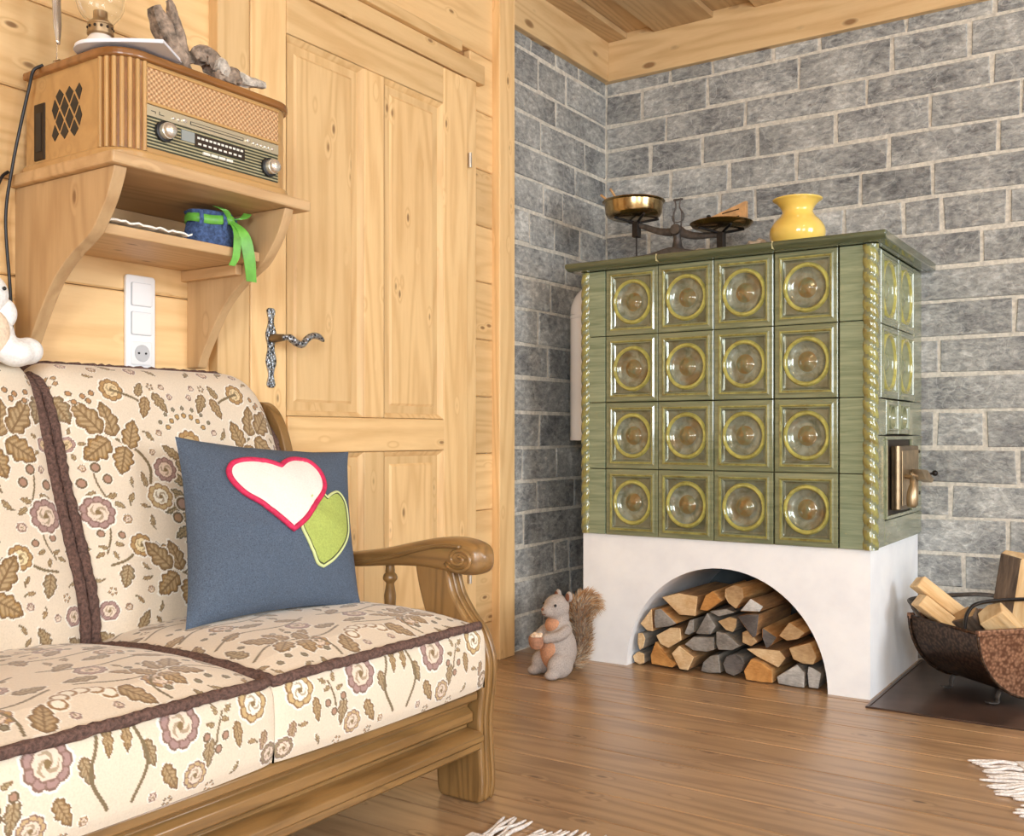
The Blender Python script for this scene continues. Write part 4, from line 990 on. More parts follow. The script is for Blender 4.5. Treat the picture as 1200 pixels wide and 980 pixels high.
# plaster base with half-round opening
mb = MB(); ac, ar_, ah = 0.788, 0.347, 0.362
arch = [(ac + ar_ * cos(R(180 - 180 * q / 36)), ah * sin(R(180 - 180 * q / 36))) for q in range(37)]
def topof(x): return (x, BZ)
vs = []; fs = []
for y in (BY0, -0.12):
    for x, z in arch: vs.append((x, y, z))
    for x, z in arch: vs.append((x, y, BZ))
for q in range(36):
    fs.append((q, 37 + q, 38 + q, q + 1)); fs.append((q, q + 1, 74 + q + 1, 74 + q))       # front face above arch, barrel
mb.add(vs, fs)
mb.add([(BX0, BY0, 0), (arch[0][0], BY0, 0), (arch[0][0], BY0, BZ), (BX0, BY0, BZ)], [(0, 1, 2, 3)])
mb.add([(arch[-1][0], BY0, 0), (BX1, BY0, 0), (BX1, BY0, BZ), (arch[-1][0], BY0, BZ)], [(0, 1, 2, 3)])
mb.add([(BX0, BY0, 0), (BX0, BY0, BZ), (BX0, -0.012, BZ), (BX0, -0.012, 0)], [(0, 1, 2, 3)])
mb.add([(BX1, BY0, 0), (BX1, BY0, BZ), (BX1, -0.012, BZ), (BX1, -0.012, 0)], [(0, 3, 2, 1)])
mb.add([(BX0, BY0, BZ), (BX1, BY0, BZ), (BX1, -0.012, BZ), (BX0, -0.012, BZ)], [(0, 1, 2, 3)])
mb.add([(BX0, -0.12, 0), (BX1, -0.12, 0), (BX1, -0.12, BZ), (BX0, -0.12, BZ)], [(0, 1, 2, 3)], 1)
base = mb.build('plaster_base', ['plaster', 'arch_grey'], stove)
# tile core
TX0, TX1, TY0 = 0.285, 1.275, -0.672
TZ = [0.452, 0.682, 0.914, 1.146, 1.376]
MB().box(TX0, TX1 - 0.03, TY0 + 0.03, -0.014, BZ, 1.376).build('core', 'door_dark', stove)
def tile_mesh(w_, h_, face='front', rs=0.36):
    """raised frame, sunken field, round rib and concave dish with a boss; local: u right, n out, z up"""
    mb = MB(); W2, H2 = w_ / 2 - 0.0012, h_ / 2 - 0.0012
    ins = [(0, -0.012, 0), (0, 0.000, 0), (0.0025, 0.0025, 0), (0.012, 0.0035, 0), (0.0175, 0.0065, 0), (0.021, 0.0065, 1), (0.024, 0.002, 1), (0.027, 0.0015, 0), (0.030, -0.004, 2), (0.034, -0.006, 2)]
    ins = [(d * min(1, w_ / 0.2), n_, m_) for d, n_, m_ in ins]
    def ringp(d, n_): return [(-W2 + d, n_, -H2 + d), (W2 - d, n_, -H2 + d), (W2 - d, n_, H2 - d), (-W2 + d, n_, H2 - d)]
    for q in range(len(ins) - 1):
        a, b = ins[q], ins[q + 1]; P = ringp(a[0], a[1]) + ringp(b[0], b[1])
        mb.add(P, [(e, (e + 1) % 4, 4 + (e + 1) % 4, 4 + e) for e in range(4)], b[2])
    r = min(w_, h_) * rs; nf = -0.006
    fw, fh = W2 - ins[-1][0], H2 - ins[-1][0]
    prof = [(1.03, nf), (1.0, nf + 0.006), (0.965, nf + 0.010), (0.90, nf + 0.0105), (0.855, nf + 0.007), (0.835, nf + 0.003), (0.79, nf - 0.003), (0.68, nf - 0.008), (0.55, nf - 0.0105), (0.42, nf - 0.010), (0.36, nf - 0.007), (0.26, nf - 0.001), (0.14, nf + 0.003), (0.0, nf + 0.004)]
    ms = [3] * 5 + [4] * 4 + [5] * 4
    vs = []; fs = []; n = 40; zr = 1.06 if w_ / h_ > 0.8 else 1.0
    for rr, h2 in prof:
        for j in range(n):
            a = 2 * pi * j / n; hexa = 1.0
            if rr < 0.4: hexa = 1 - 0.10 * abs(sin(3 * a))
            vs.append((r * rr * cos(a) * hexa, h2, r * rr * sin(a) * hexa * zr))
    rim = []
    for j in range(n):                          # field between the square frame and the round rib
        a = 2 * pi * (j + 0.0) / n; k_ = min(fw / max(abs(cos(a)), 1e-6), fh / max(abs(sin(a)), 1e-6)); rim.append((k_ * cos(a), nf, k_ * sin(a)))
    cor = [(fw, nf, fh), (-fw, nf, fh), (-fw, nf, -fh), (fw, nf, -fh)]; ca = math.atan2(fh, fw); cang = [ca, pi - ca, pi + ca, 2 * pi - ca]
    fv = rim + vs[:n] + cor; ff = []
    for j in range(n):
        a0, a1 = 2 * pi * j / n, 2 * pi * (j + 1) / n; f = [j]
        for q, c_ in enumerate(cang):
            if a0 + 1e-6 < c_ < a1 - 1e-6: f.append(2 * n + q)
        ff.append(tuple(f + [(j + 1) % n, n + (j + 1) % n, n + j]))
    mb.add(fv, ff, 2)
    o = len(mb.v); mb.v += vs
    for i in range(len(prof) - 1):
        for j in range(n): mb.f.append((o + i * n + j, o + i * n + (j + 1) % n, o + (i + 1) * n + (j + 1) % n, o + (i + 1) * n + j)); mb.m.append(ms[i])
    if face == 'front': mb.v = [(u, -n_, z) for u, n_, z in mb.v]
    else: mb.v = [(n_, u, z) for u, n_, z in mb.v]
    return mb
TM = ['glaze_green', 'glaze_edge', 'glaze_field', 'glaze_ring', 'glaze_dish', 'glaze_boss']
txs = [0.365, 0.5655, 0.766, 0.9675, 1.172]
SL = wloc(stove); proto = None
for r_ in range(4):
    for c_ in range(4):
        loc = Vector(((txs[c_] + txs[c_ + 1]) / 2, TY0, (TZ[r_] + TZ[r_ + 1]) / 2)) - SL
        if proto is None:
            proto = tile_mesh(0.2008, 0.231).build('dish_tile', TM, stove, smooth=32, world=False); proto.location = loc
        else: put(proto, 'dish_tile', stove, loc)
# plain edge tiles + rope columns
def band_tile(x0, x1, z0, z1): MB().box(x0 + 0.001, x1 - 0.001, TY0 - 0.003, TY0 + 0.012, z0 + 0.001, z1 - 0.001).build('band_tile', 'glaze_band', stove, bevel=0.0025)
for r_ in range(4):
    band_tile(0.288, 0.364, TZ[r_], TZ[r_ + 1]); band_tile(1.173, 1.252, TZ[r_], TZ[r_ + 1])
def rope(cx, cy, z0, z1, r, dirn, name):
    n = 24; K = int((z1 - z0) / 0.006); vs = []; fs = []; ms = []
    for q in range(K + 1):
        z = z0 + (z1 - z0) * q / K
        for j in range(n):
            a = 2 * pi * j / n; ph = 2 * a + dirn * z * 2 * pi / 0.043
            rr = r * (0.80 + 0.20 * abs(cos(ph / 2)) ** 0.7 * 1.0)
            vs.append((cx + rr * cos(a), cy + rr * sin(a), z))
    mb = MB()
    for q in range(K):
        for j in range(n):
            a = 2 * pi * (j + .5) / n; z = z0 + (z1 - z0) * (q + .5) / K; ph = 2 * a + dirn * z * 2 * pi / 0.043
            fs.append((q * n + j, q * n + (j + 1) % n, (q + 1) * n + (j + 1) % n, (q + 1) * n + j)); ms.append(1 if abs(cos(ph / 2)) > 0.55 else 0)
    mb.v = vs; mb.f = fs; mb.m = ms; return mb.build(name, ['glaze_green', 'glaze_edge'], stove, smooth=True)
rope(1.264, -0.664, BZ + 0.002, 1.374, 0.024, 1, 'rope_column'); rope(0.283, -0.664, BZ + 0.002, 1.374, 0.020, -1, 'rope_column')
# side tiles (right): two columns of dish tiles, small tiles, fire door plate
proto2 = None; ys = [-0.585, -0.360, -0.135]
for (z0, z1) in ((1.146, 1.374), (0.914, 1.146)):
    for a, b in zip(ys, ys[1:]):
        loc = Vector((TX1 - 0.002, (a + b) / 2, (z0 + z1) / 2)) - SL
        if proto2 is None:
            proto2 = tile_mesh(0.225, 0.230, 'side', 0.40).build('side_tile', ['glaze_side', 'glaze_side', 'glaze_side', 'glaze_ring', 'glaze_side', 'glaze_side'], stove, smooth=32, world=False); proto2.location = loc
        else: put(proto2, 'side_tile', stove, loc)
p3 = None
for a, b in ((-0.520, -0.360), (-0.360, -0.200)):
    loc = Vector((TX1 - 0.002, (a + b) / 2, 0.857)) - SL
    if p3 is None:
        p3 = tile_mesh(0.160, 0.112, 'side', 0.34).build('small_tile', ['glaze_side', 'glaze_side', 'glaze_side', 'glaze_side', 'glaze_side', 'glaze_side'], stove, smooth=32, world=False); p3.location = loc
    else: put(p3, 'small_tile', stove, loc)
def sidebox(y0, y1, z0, z1, name='side_panel', mat='glaze_side', x1=TX1, bev=0.002): return MB().box(TX1 - 0.014, x1, y0, y1, z0, z1).build(name, mat, stove, bevel=bev)
sidebox(-0.64, -0.587, 0.914, 1.374); sidebox(-0.133, -0.016, 0.914, 1.374)
sidebox(-0.64, -0.522, 0.80, 0.912); sidebox(-0.198, -0.016, 0.80, 0.912)
sidebox(-0.64, -0.540, 0.454, 0.798); sidebox(-0.538, -0.016, 0.454, 0.532); sidebox(-0.170, -0.016, 0.534, 0.798)
MB().box(TX0 - 0.004, TX0 + 0.004, -0.645, -0.016, BZ + 0.001, 1.3755).build('side_panel', 'glaze_side', stove, bevel=0.002)
# fire door: dark frame, metal leaf standing proud, lever
fd = MB().box(TX1 - 0.02, TX1 - 0.004, -0.538, -0.172, 0.534, 0.798).build('fire_door_frame', 'door_dark', stove)
mb = MB()
for a in ((-0.535, -0.175, 0.785, 0.796), (-0.535, -0.175, 0.536, 0.547), (-0.535, -0.522, 0.547, 0.785), (-0.188, -0.175, 0.547, 0.785)): mb.box(TX1 - 0.004, TX1 + 0.006, *a)
mb.build('frame_rim', 'glaze_side', fd, bevel=0.002)
lf = MB().box(TX1 - 0.002, TX1 + 0.028, -0.455, -0.195, 0.560, 0.765).build('fire_door', 'door_metal', stove, bevel=0.005)
MB().box(TX1 + 0.028, TX1 + 0.031, -0.44, -0.21, 0.575, 0.75).build('door_face', 'brass_old', lf, bevel=0.002)
MB().tube([(TX1 + 0.02, -0.462, 0.565), (TX1 + 0.02, -0.462, 0.765)], 0.010, 10).build('hinge_barrel', 'brass_old', lf, smooth=40)
hd = MB().tube(spline([(TX1 + 0.032, -0.40, 0.668), (TX1 + 0.055, -0.42, 0.664), (TX1 + 0.062, -0.44, 0.648), (TX1 + 0.062, -0.447, 0.61), (TX1 + 0.060, -0.447, 0.572)], 6), [0.008] * 10 + [0.010] * 4 + [0.013, 0.0145, 0.016, 0.017, 0.0175, 0.018, 0.018, 0.0175, 0.017, 0.016, 0.012], 12).build('lever_handle', 'brass_old', lf, smooth=True)
MB().prism([(-0.37, 0.69), (-0.27, 0.685), (-0.17, 0.652), (-0.19, 0.640), (-0.30, 0.655)], 'x', TX1 + 0.040, TX1 + 0.072).build('latch_plate', 'brass_old', lf, bevel=0.003)
MB().tube([(TX1 + 0.03, -0.33, 0.67), (TX1 + 0.05, -0.32, 0.672)], 0.010, 10).build('latch_pivot', 'brass_old', lf)
MB().ell((TX1 + 0.078, -0.185, 0.672), (0.010, 0.010, 0.010), 14, 10).build('latch_knob', 'iron_black', lf, smooth=True)
MB().tube([(TX1 + 0.04, -0.21, 0.665), (TX1 + 0.072, -0.187, 0.671)], 0.004, 8).build('latch_arm', 'iron_black', lf)
for y, z in ((-0.205, 0.745), (-0.20, 0.605)): MB().lathe([(0.006, 0), (0.005, 0.003)], 10, (TX1 + 0.031, y, z), 'x').build('rivet', 'door_dark', lf)
# cover slab in three pieces with a moulded edge
def slab_piece(x0, x1, left=False, right=False):
    prof = [(-0.704, 1.378), (-0.712, 1.380), (-0.726, 1.386), (-0.730, 1.391), (-0.730, 1.399), (-0.726, 1.404), (-0.716, 1.405), (-0.012, 1.405), (-0.012, 1.378)]
    mb = MB().prism(prof, 'x', x0, x1); return mb
MB().prism([(-0.700, 1.3765), (-0.014, 1.3765), (-0.014, 1.380), (-0.700, 1.380)], 'x', 0.262, 1.292).build('slab_bed', 'glaze_slab', stove)
for a, b in ((0.230, 0.5835), (0.5855, 0.9805), (0.9825, 1.322)):
    slab_piece(a, b).build('cover_slab', 'glaze_slab', stove, smooth=50, bevel=0.004)
for xj in (0.5845, 0.9815): MB().box(xj - 0.001, xj + 0.001, -0.7295, -0.015, 1.381, 1.4048).build('grout_joint', 'grout', stove)

# flue pipe between the stove and the stone wall
fp = thing('flue_pipe', (0.155, -0.44, 0.79), 'white enamelled flue pipe rising behind the left side of the stove', 'pipe')
MB().lathe([(0.062, 0.792), (0.062, 1.256)], 32, (0.155, -0.44, 0)).build('pipe', 'white_enamel', fp, smooth=40)
MB().tube(spline([(0.155, -0.44, 1.255), (0.158, -0.44, 1.28), (0.175, -0.44, 1.302), (0.205, -0.44, 1.310), (0.283, -0.44, 1.311)], 5), 0.0625, 28).build('elbow', 'white_enamel', fp, smooth=40)
MB().lathe([(0.0635, 0.0), (0.065, 0.003), (0.065, 0.010), (0.0635, 0.013)], 32, (0.155, -0.44, 1.242)).build('collar', 'white_enamel', fp, smooth=30)
MB().lathe([(0.0, 0.0), (0.0635, 0.0), (0.0635, 0.012), (0.0, 0.012)], 32, (0.155, -0.44, 0.780)).build('end_cap', 'white_enamel', fp, smooth=30)

# ================================================================== FIREWOOD UNDER THE ARCH
GR = 'split logs stored under the stove arch'
LOGS = [
 ('pale', 'orange-cored bark log at the far left of the bottom row in the stove arch', [(.446, .027), (.465, .046), (.490, .040), (.492, .008), (.474, .002), (.452, .008)], 'side_grey', .30),
 ('orange', 'flat orange split log second from the left in the bottom row', [(.506, .037), (.530, .096), (.563, .063), (.589, .031), (.623, .020), (.603, .001), (.512, .004)], 'side_orange', .31),
 ('pale', 'pale four-sided log in the bottom row beside the flat orange one', [(.595, .060), (.625, .094), (.688, .056), (.665, .002), (.628, .002)], 'side_brown', .33),
 ('grey', 'grey quarter log in the bottom row left of the round dark one', [(.694, .004), (.704, .036), (.730, .061), (.763, .070), (.770, .008), (.724, .001)], 'side_grey', .30),
 ('dark', 'round dark log with end rings in the middle of the bottom row', [(.776, .041), (.787, .067), (.815, .079), (.841, .072), (.851, .050), (.841, .020), (.815, .004), (.787, .012)], 'side_grey', .34),
 ('orange', 'blocky orange log in the bottom row right of the round dark one', [(.855, .031), (.878, .073), (.915, .064), (.952, .044), (.955, .004), (.915, .001), (.864, .003)], 'side_orange', .30),
 ('silver', 'silvery white log with a ridge near the right end of the bottom row', [(.962, .025), (1.030, .074), (1.055, .052), (1.056, .003), (1.012, .002), (.968, .004)], 'side_grey', .31),
 ('silver', 'narrow silvery log at the far right of the bottom row', [(1.062, .070), (1.080, .068), (1.106, .054), (1.096, .003), (1.064, .003), (1.061, .050)], 'side_grey', .28),
 ('pale', 'long pale wedge lying above the blocky orange log', [(.856, .100), (.890, .106), (.967, .106), (.988, .084), (.964, .050), (.890, .080)], 'side_brown', .30),
 ('tan', 'tan triangular log at the right end of the second row', [(1.006, .125), (1.075, .150), (1.095, .105), (1.084, .080), (1.050, .080), (1.020, .090)], 'side_orange', .30),
 ('pale', 'small pale yellow log at the left end of the second row', [(.470, .112), (.490, .115), (.500, .096), (.492, .063), (.476, .052), (.468, .075)], 'side_grey', .28),
 ('pale', 'pale square-ended log in the second row above the flat orange one', [(.532, .108), (.589, .142), (.625, .144), (.632, .103), (.579, .068), (.548, .080)], 'side_brown', .32),
 ('grey', 'large grey half-round log lying above the grey quarter log', [(.640, .090), (.671, .119), (.748, .126), (.750, .084), (.717, .072), (.670, .072)], 'side_grey', .34),
 ('grey', 'grey pointed log lying above the round dark log', [(.755, .148), (.789, .145), (.842, .109), (.815, .092), (.763, .086), (.755, .104)], 'side_grey', .31),
 ('pale', 'pinkish triangular log at the left end of the third row', [(.480, .146), (.523, .203), (.529, .123), (.505, .122)], 'side_brown', .30),
 ('grey', 'dark grey split log in the third row beside the pinkish triangle', [(.534, .199), (.558, .205), (.617, .160), (.592, .147), (.536, .135), (.530, .167)], 'side_orange', .34),
 ('pale', 'large pale forked-end log at the upper left of the pile', [(.556, .243), (.620, .263), (.689, .257), (.684, .190), (.622, .188)], 'side_brown', .33),
 ('orange', 'pale orange triangular log near the top of the pile', [(.697, .212), (.717, .264), (.744, .281), (.777, .251), (.724, .211)], 'side_orange', .32),
 ('tan', 'rounded tan log topping the pile', [(.784, .291), (.815, .307), (.846, .300), (.851, .267), (.824, .227), (.797, .243), (.784, .266)], 'side_orange', .34),
 ('silver', 'flaky whitish bark piece below the rounded top log', [(.842, .224), (.878, .269), (.919, .246), (.909, .228)], 'side_brown', .24),
 ('dark', 'dark downward-pointing triangular log right of the pile centre', [(.833, .207), (.871, .218), (.910, .222), (.900, .150), (.887, .142)], 'side_brown', .34),
 ('grey', 'grey triangular log standing in the middle of the pile', [(.680, .131), (.724, .207), (.753, .163), (.735, .134), (.694, .130)], 'side_grey', .31),
 ('tan', 'greyish tan log right of the grey standing triangle', [(.760, .181), (.802, .200), (.828, .196), (.825, .167), (.813, .150), (.789, .154)], 'side_grey', .32),
 ('grey', 'slim grey log tucked left of the grey standing triangle', [(.640, .125), (.657, .174), (.674, .180), (.672, .134), (.655, .122)], 'side_grey', .30),
 ('tan', 'brown log below the dark downward triangle', [(.846, .155), (.865, .164), (.900, .129), (.878, .112), (.850, .122)], 'side_brown', .32),
 ('dark', 'dark grey wedge left of the tan log at the right of the pile', [(.914, .176), (.962, .150), (.946, .123), (.927, .110), (.914, .146)], 'side_orange', .36),
 ('tan', 'broad tan log with long orange flank at the right of the pile', [(.972, .159), (1.006, .206), (1.058, .178), (1.036, .155), (1.000, .146)], 'side_orange', .36),
 ('grey', 'grey piece wedged below the orange triangle near the top', [(.729, .210), (.787, .224), (.820, .216), (.763, .196)], 'side_grey', .24)]
for i, (e, lab, poly, side, L) in enumerate(LOGS):
    c_ = np.mean(np.array(poly), 0); y0 = -0.635 + random.uniform(-0.012, 0.016)
    p2 = [(c_[0] + (a - c_[0]) * 0.97, max(0.0015, c_[1] + (b - c_[1]) * 0.97)) for a, b in poly]
    if i in (1, 2): p2 = [(c_[0] + (a - c_[0]) * 0.90, max(0.0015, c_[1] + (b - c_[1]) * 0.88)) for a, b in p2]
    n = len(p2); tx, tz = random.uniform(-.012, .012), 0
    vs = [(a + random.uniform(-.001, .001), y0 + random.uniform(-.004, .004), b) for a, b in p2] + [(a + tx, y0 + L * .5 + 0.01, b) for a, b in p2] + [(a + tx, y0 + L, b) for a, b in p2]
    fs = [(j, (j + 1) % n, n + (j + 1) % n, n + j) for j in range(n)] + [(n + j, n + (j + 1) % n, 2 * n + (j + 1) % n, 2 * n + j) for j in range(n)]
    mb = MB(); mb.add(vs, fs, 1); mb.f.append(tuple(reversed(range(n)))); mb.m.append(0); mb.f.append(tuple(range(2 * n, 3 * n))); mb.m.append(0)
    o = mb.build('split_log', ['end_' + e, side], bevel=0.002, segs=1); tag(o, lab, 'log', GR)

# ================================================================== FLOOR PLATE, LOG BASKET
fpl = thing('floor_plate', (1.63, -0.38, 0.0), 'dark brown metal floor plate beside the stove under the log basket', 'plate')
MB().box(1.272, 2.02, -0.757, -0.012, 0.0005, 0.003).build('sheet', 'plate_brown', fpl)
mb = MB()
for a in ((1.272, 1.282, -0.757, -0.012), (2.01, 2.02, -0.757, -0.012), (1.282, 2.01, -0.757, -0.747)): mb.box(a[0], a[1], a[2], a[3], 0.003, 0.0055)
mb.build('raised_edge', 'plate_brown', fpl, bevel=0.0015)
# basket: local x = across, y = along the trough (0 = near end), z up
PZ = 0.004
bk_ = thing('log_basket', (1.683, -0.483, PZ), 'hammered copper half-round log basket with iron handles, filled with split wood', 'basket')
bk_.rotation_euler = (0, 0, math.atan2(0.753, 0.658))
BR, BL, B0 = 0.195, 0.30, 0.028
def half(r, n=24, z0=0.0): return [(r * cos(R(180 + 180 * q / n)), BR + B0 + r * sin(R(180 + 180 * q / n))) for q in range(n + 1)]
o_ = half(BR); i_ = half(BR - 0.006); vs = []; fs = []
for y in (0.0, BL):
    vs += [(x, y, z) for x, z in o_] + [(x, y, z) for x, z in i_]
n = len(o_)
for q in range(n - 1):
    fs.append((q, q + 1, 2 * n + q + 1, 2 * n + q)); fs.append((n + q, 3 * n + q, 3 * n + q + 1, n + q + 1))
for a in (0, n - 1): fs.append((a, 2 * n + a, 3 * n + a, n + a))
MB().add(vs, fs).build('trough', 'copper_body', bk_, smooth=40, world=False)
for y0, y1, m_ in ((-0.007, -0.0005, 'copper_end'), (BL + 0.0005, BL + 0.007, 'copper_body')):
    en = MB().prism(half(BR + 0.004), 'y', y0, y1).build('end_plate', m_, bk_, world=False)
    ym = (y0 + y1) / 2
    MB().box(-BR - 0.006, BR + 0.006, ym - 0.008, ym + 0.008, BR + B0 - 0.008, BR + B0 + 0.010).build('rim_bar', 'copper_end', en, bevel=0.003, world=False)
    MB().tube([(x, ym, z) for x, z in half(BR + 0.003, 32)], 0.0045, 8).build('rim_bead', 'copper_body', en, smooth=True, world=False)
for xs_ in (-1, 1): MB().tube([(xs_ * BR, 0, BR + B0), (xs_ * BR, BL, BR + B0)], 0.005, 8).build('rim_bead', 'copper_body', bk_, smooth=True, world=False)
for y in (0.05, BL - 0.05):
    for xs_ in (-1, 1):
        MB().tube(spline([(xs_ * 0.075, y, B0 + 0.012), (xs_ * 0.085, y, B0 - 0.006), (xs_ * 0.085, y, 0.007), (xs_ * 0.10, y, 0.0045), (xs_ * 0.12, y, 0.008)], 5), 0.010, 8, flatten=(1, 0.3)).build('foot', 'iron', bk_, smooth=True, world=False)
hp = [(-0.185, 0.07, BR + B0 - 0.01), (-0.175, 0.065, BR + B0 + 0.05), (-0.13, 0.06, BR + B0 + 0.078), (0.02, 0.055, BR + B0 + 0.082), (0.12, 0.06, BR + B0 + 0.07), (0.17, 0.065, BR + B0 + 0.03), (0.185, 0.07, BR + B0 - 0.01)]
MB().tube(spline(hp, 6), 0.0095, 8, flatten=(1.3, 0.6)).build('handle', 'iron_black', bk_, smooth=True, world=False)
hp2 = [(-0.185, BL - 0.04, BR + B0 - 0.01), (-0.19, BL - 0.005, BR + B0 + 0.030), (-0.15, BL + 0.045, BR + B0 + 0.045), (0.02, BL + 0.05, BR + B0 + 0.05), (0.14, BL + 0.045, BR + B0 + 0.045), (0.18, BL - 0.005, BR + B0 + 0.03), (0.185, BL - 0.04, BR + B0 - 0.01)]
MB().tube(spline(hp2, 6), 0.0075, 8, flatten=(1.3, 0.6)).build('handle', 'iron', bk_, smooth=True, world=False)
# logs standing in the basket
GB = 'split logs in the copper basket'
def basket_log(p0, p1, poly, mats, lab, roll=0.0):
    a, b = Vector(p0), Vector(p1); d = (b - a); L = d.length; qn = d.to_track_quat('Z', 'Y')
    T = qn.to_matrix().to_4x4() @ Matrix.Rotation(roll, 4, 'Z')
    mb = MB(); n = len(poly)
    vs = [(x, y_, 0) for x, y_ in poly] + [(x * 1.02, y_ * .98, L / 2) for x, y_ in poly] + [(x, y_, L) for x, y_ in poly]
    fs = [(k2 * n + j, k2 * n + (j + 1) % n, k2 * n + n + (j + 1) % n, k2 * n + n + j) for k2 in range(2) for j in range(n)]
    mb.add(vs, fs, 1); mb.f.append(tuple(reversed(range(n)))); mb.m.append(0); mb.f.append(tuple(range(2 * n, 3 * n))); mb.m.append(0)
    for j in range(2 * n):
        q = j % n; e = Vector((poly[(q + 1) % n][0] - poly[q][0], poly[(q + 1) % n][1] - poly[q][1], 0)); nn = (T.to_3x3() @ Vector((e.y, -e.x, 0))).normalized()
        if nn.dot(Vector((-0.85, -0.2, 0.3))) > 0.35: mb.m[j] = 2
    o = mb.build('split_log', mats, world=False, bevel=0.003, segs=1)
    o.matrix_world = Matrix.Translation(a) @ T; tag(o, lab, 'log', GB)
    return o
SQ = [(-.045, -.028), (.045, -.030), (.047, .026), (-.040, .030)]
TRI = [(-.055, -.035), (.055, -.035), (.05, .02), (0, .055), (-.05, .02)]
E3 = ['end_pale', 'split_z', 'split_z']; E4 = ['end_pale', 'split_z', 'bark_z']; E5 = ['end_tan', 'bark_z', 'bark_z']
basket_log((1.50, -.355, .200), (1.344, -.42, .336), [(-.036, -.020), (.036, -.022), (.037, .020), (-.034, .021)], E3, 'pale squared log sticking out highest at the left end of the basket', 0.25)
basket_log((1.462, -.432, .200), (1.362, -.478, .288), [(-.038, -.022), (.038, -.022), (.040, .020), (-.036, .022)], E3, 'pale log poking out left just under the highest one in the basket', 0.15)
basket_log((1.572, -.405, .130), (1.490, -.466, .256), [(-.040, -.030), (.045, -.030), (.042, .015), (0, .036), (-.04, .015)], E5, 'dark bark-covered log in the middle of the basket', 0.6)
basket_log((1.672, -.405, .140), (1.566, -.505, .274), [(-.036, -.036), (.040, -.032), (.042, .015), (.0, .036), (-.038, .022)], E3, 'pale wedge log with its end facing out at the near side of the basket', 0.9)
basket_log((1.585, -.30, .10), (1.636, -.345, .43), [(-.050, -.035), (.050, -.035), (.060, .015), (.0, .045), (-.052, .022)], ['end_pale', 'split_z', 'bark_z'], 'tall bark-edged log leaning up to the right out of the basket', 2.4)

# ================================================================== SQUIRREL
sq = thing('plush_squirrel', (0.315, -0.905, 0.0), 'grey plush squirrel with fluffy brown tail holding a small acorn pot by the stove', 'plush toy')
sq.rotation_euler = (0, 0, R(-112))     # local +x is the way it faces
mb = MB()
mb.ell((0.0, 0, 0.085), (0.060, 0.058, 0.085)).ell((0.002, 0, 0.145), (0.045, 0.046, 0.055)).ell((0.0, 0, 0.19), (0.034, 0.034, 0.04))
mb.ell((0.012, 0, 0.226), (0.046, 0.040, 0.044)).ell((0.046, 0, 0.218), (0.024, 0.024, 0.022))
for s_ in (-1, 1):
    mb.ell((0.030, s_ * 0.045, 0.042), (0.050, 0.030, 0.042)).ell((0.065, s_ * 0.048, 0.016), (0.030, 0.022, 0.0165))
    for q in range(6):
        t = q / 5; mb.ell((0.005 + 0.062 * t, s_ * (0.045 + 0.012 * sin(pi * t) - 0.022 * t), 0.155 - 0.035 * t + 0.012 * t * t), (0.020, 0.017, 0.018), 12, 8)
remesh(mb.build('body', 'squirrel_grey', sq, world=False), 0.0035, 6)
MB().ell((0.026, 0, 0.085), (0.044, 0.042, 0.066)).build('belly', 'squirrel_orange', sq, smooth=True, world=False)
MB().ell((0.024, 0, 0.168), (0.028, 0.031, 0.030)).build('bib', 'squirrel_orange', sq, smooth=True, world=False)
for s_ in (-1, 1):
    e = MB().ell((-0.018, s_ * 0.030, 0.262), (0.009, 0.015, 0.018)).build('ear', 'squirrel_grey', sq, smooth=True, world=False)
    MB().ell((-0.010, s_ * 0.031, 0.261), (0.004, 0.010, 0.013)).build('ear_lining', 'ear_brown', e, smooth=True, world=False)
    MB().ell((0.040, s_ * 0.031, 0.238), (0.005, 0.004, 0.005), 12, 8).build('eye', 'eye_black', sq, smooth=True, world=False)
MB().ell((0.069, 0, 0.224), (0.004, 0.006, 0.004), 12, 8).build('nose', 'ear_brown', sq, smooth=True, world=False)
MB().tube(spline([(0.064, -0.010, 0.209), (0.0675, 0, 0.206), (0.064, 0.010, 0.209)], 5), 0.0012, 6).build('mouth', 'ear_brown', sq, world=False)
pot = MB().lathe([(0.0, 0), (0.016, 0.0), (0.024, 0.012), (0.027, 0.030), (0.025, 0.040), (0.021, 0.040), (0.020, 0.032), (0, 0.031)], 22, (0.094, 0, 0.098)).build('acorn_pot', 'acorn_brown', sq, smooth=50, world=False)
mb = MB()
for q in range(7): a = q * 0.9; mb.ell((0.094 + 0.013 * cos(a), 0.013 * sin(a), 0.139 + 0.003 * (q % 2)), (0.009, 0.009, 0.008), 10, 7)
mb.build('filling', 'plush_cream', pot, smooth=True, world=False)
# tail: core with tapered hairs
core = [Vector(p) for p in ((-0.050, 0, 0.03), (-0.085, 0, 0.06), (-0.092, 0, 0.12), (-0.088, 0, 0.18), (-0.098, 0, 0.222), (-0.128, 0, 0.232), (-0.150, 0, 0.205))]
cp = spline(core, 8); crr = np.interp(np.linspace(0, 1, len(cp)), [0, .2, .5, .75, .9, 1], [.018, .028, .032, .036, .030, .016])
tl_ = MB().tube(cp, list(crr), 12).build('tail', 'tail_core' if 'tail_core' in M else 'squirrel_grey', sq, smooth=True, world=False)
def fur_mat(name, a, b):
    k = NT(name); M[name] = k.out(k.mix(k.ramp(k.noise(k.coords(), 28, 3), [(.35, 0.), (.65, 1.)]), srgb(*a), srgb(*b)), 0.85)
fur_mat('fur_brown', (206, 156, 104), (166, 118, 74)); fur_mat('fur_pale', (226, 208, 182), (178, 156, 130)); fur_mat('fur_dark', (110, 88, 70), (140, 118, 98))
tl_.data.materials.clear(); tl_.data.materials.append(M['fur_dark'])
mbs = {n_: MB() for n_ in ('fur_brown', 'fur_pale', 'fur_dark')}
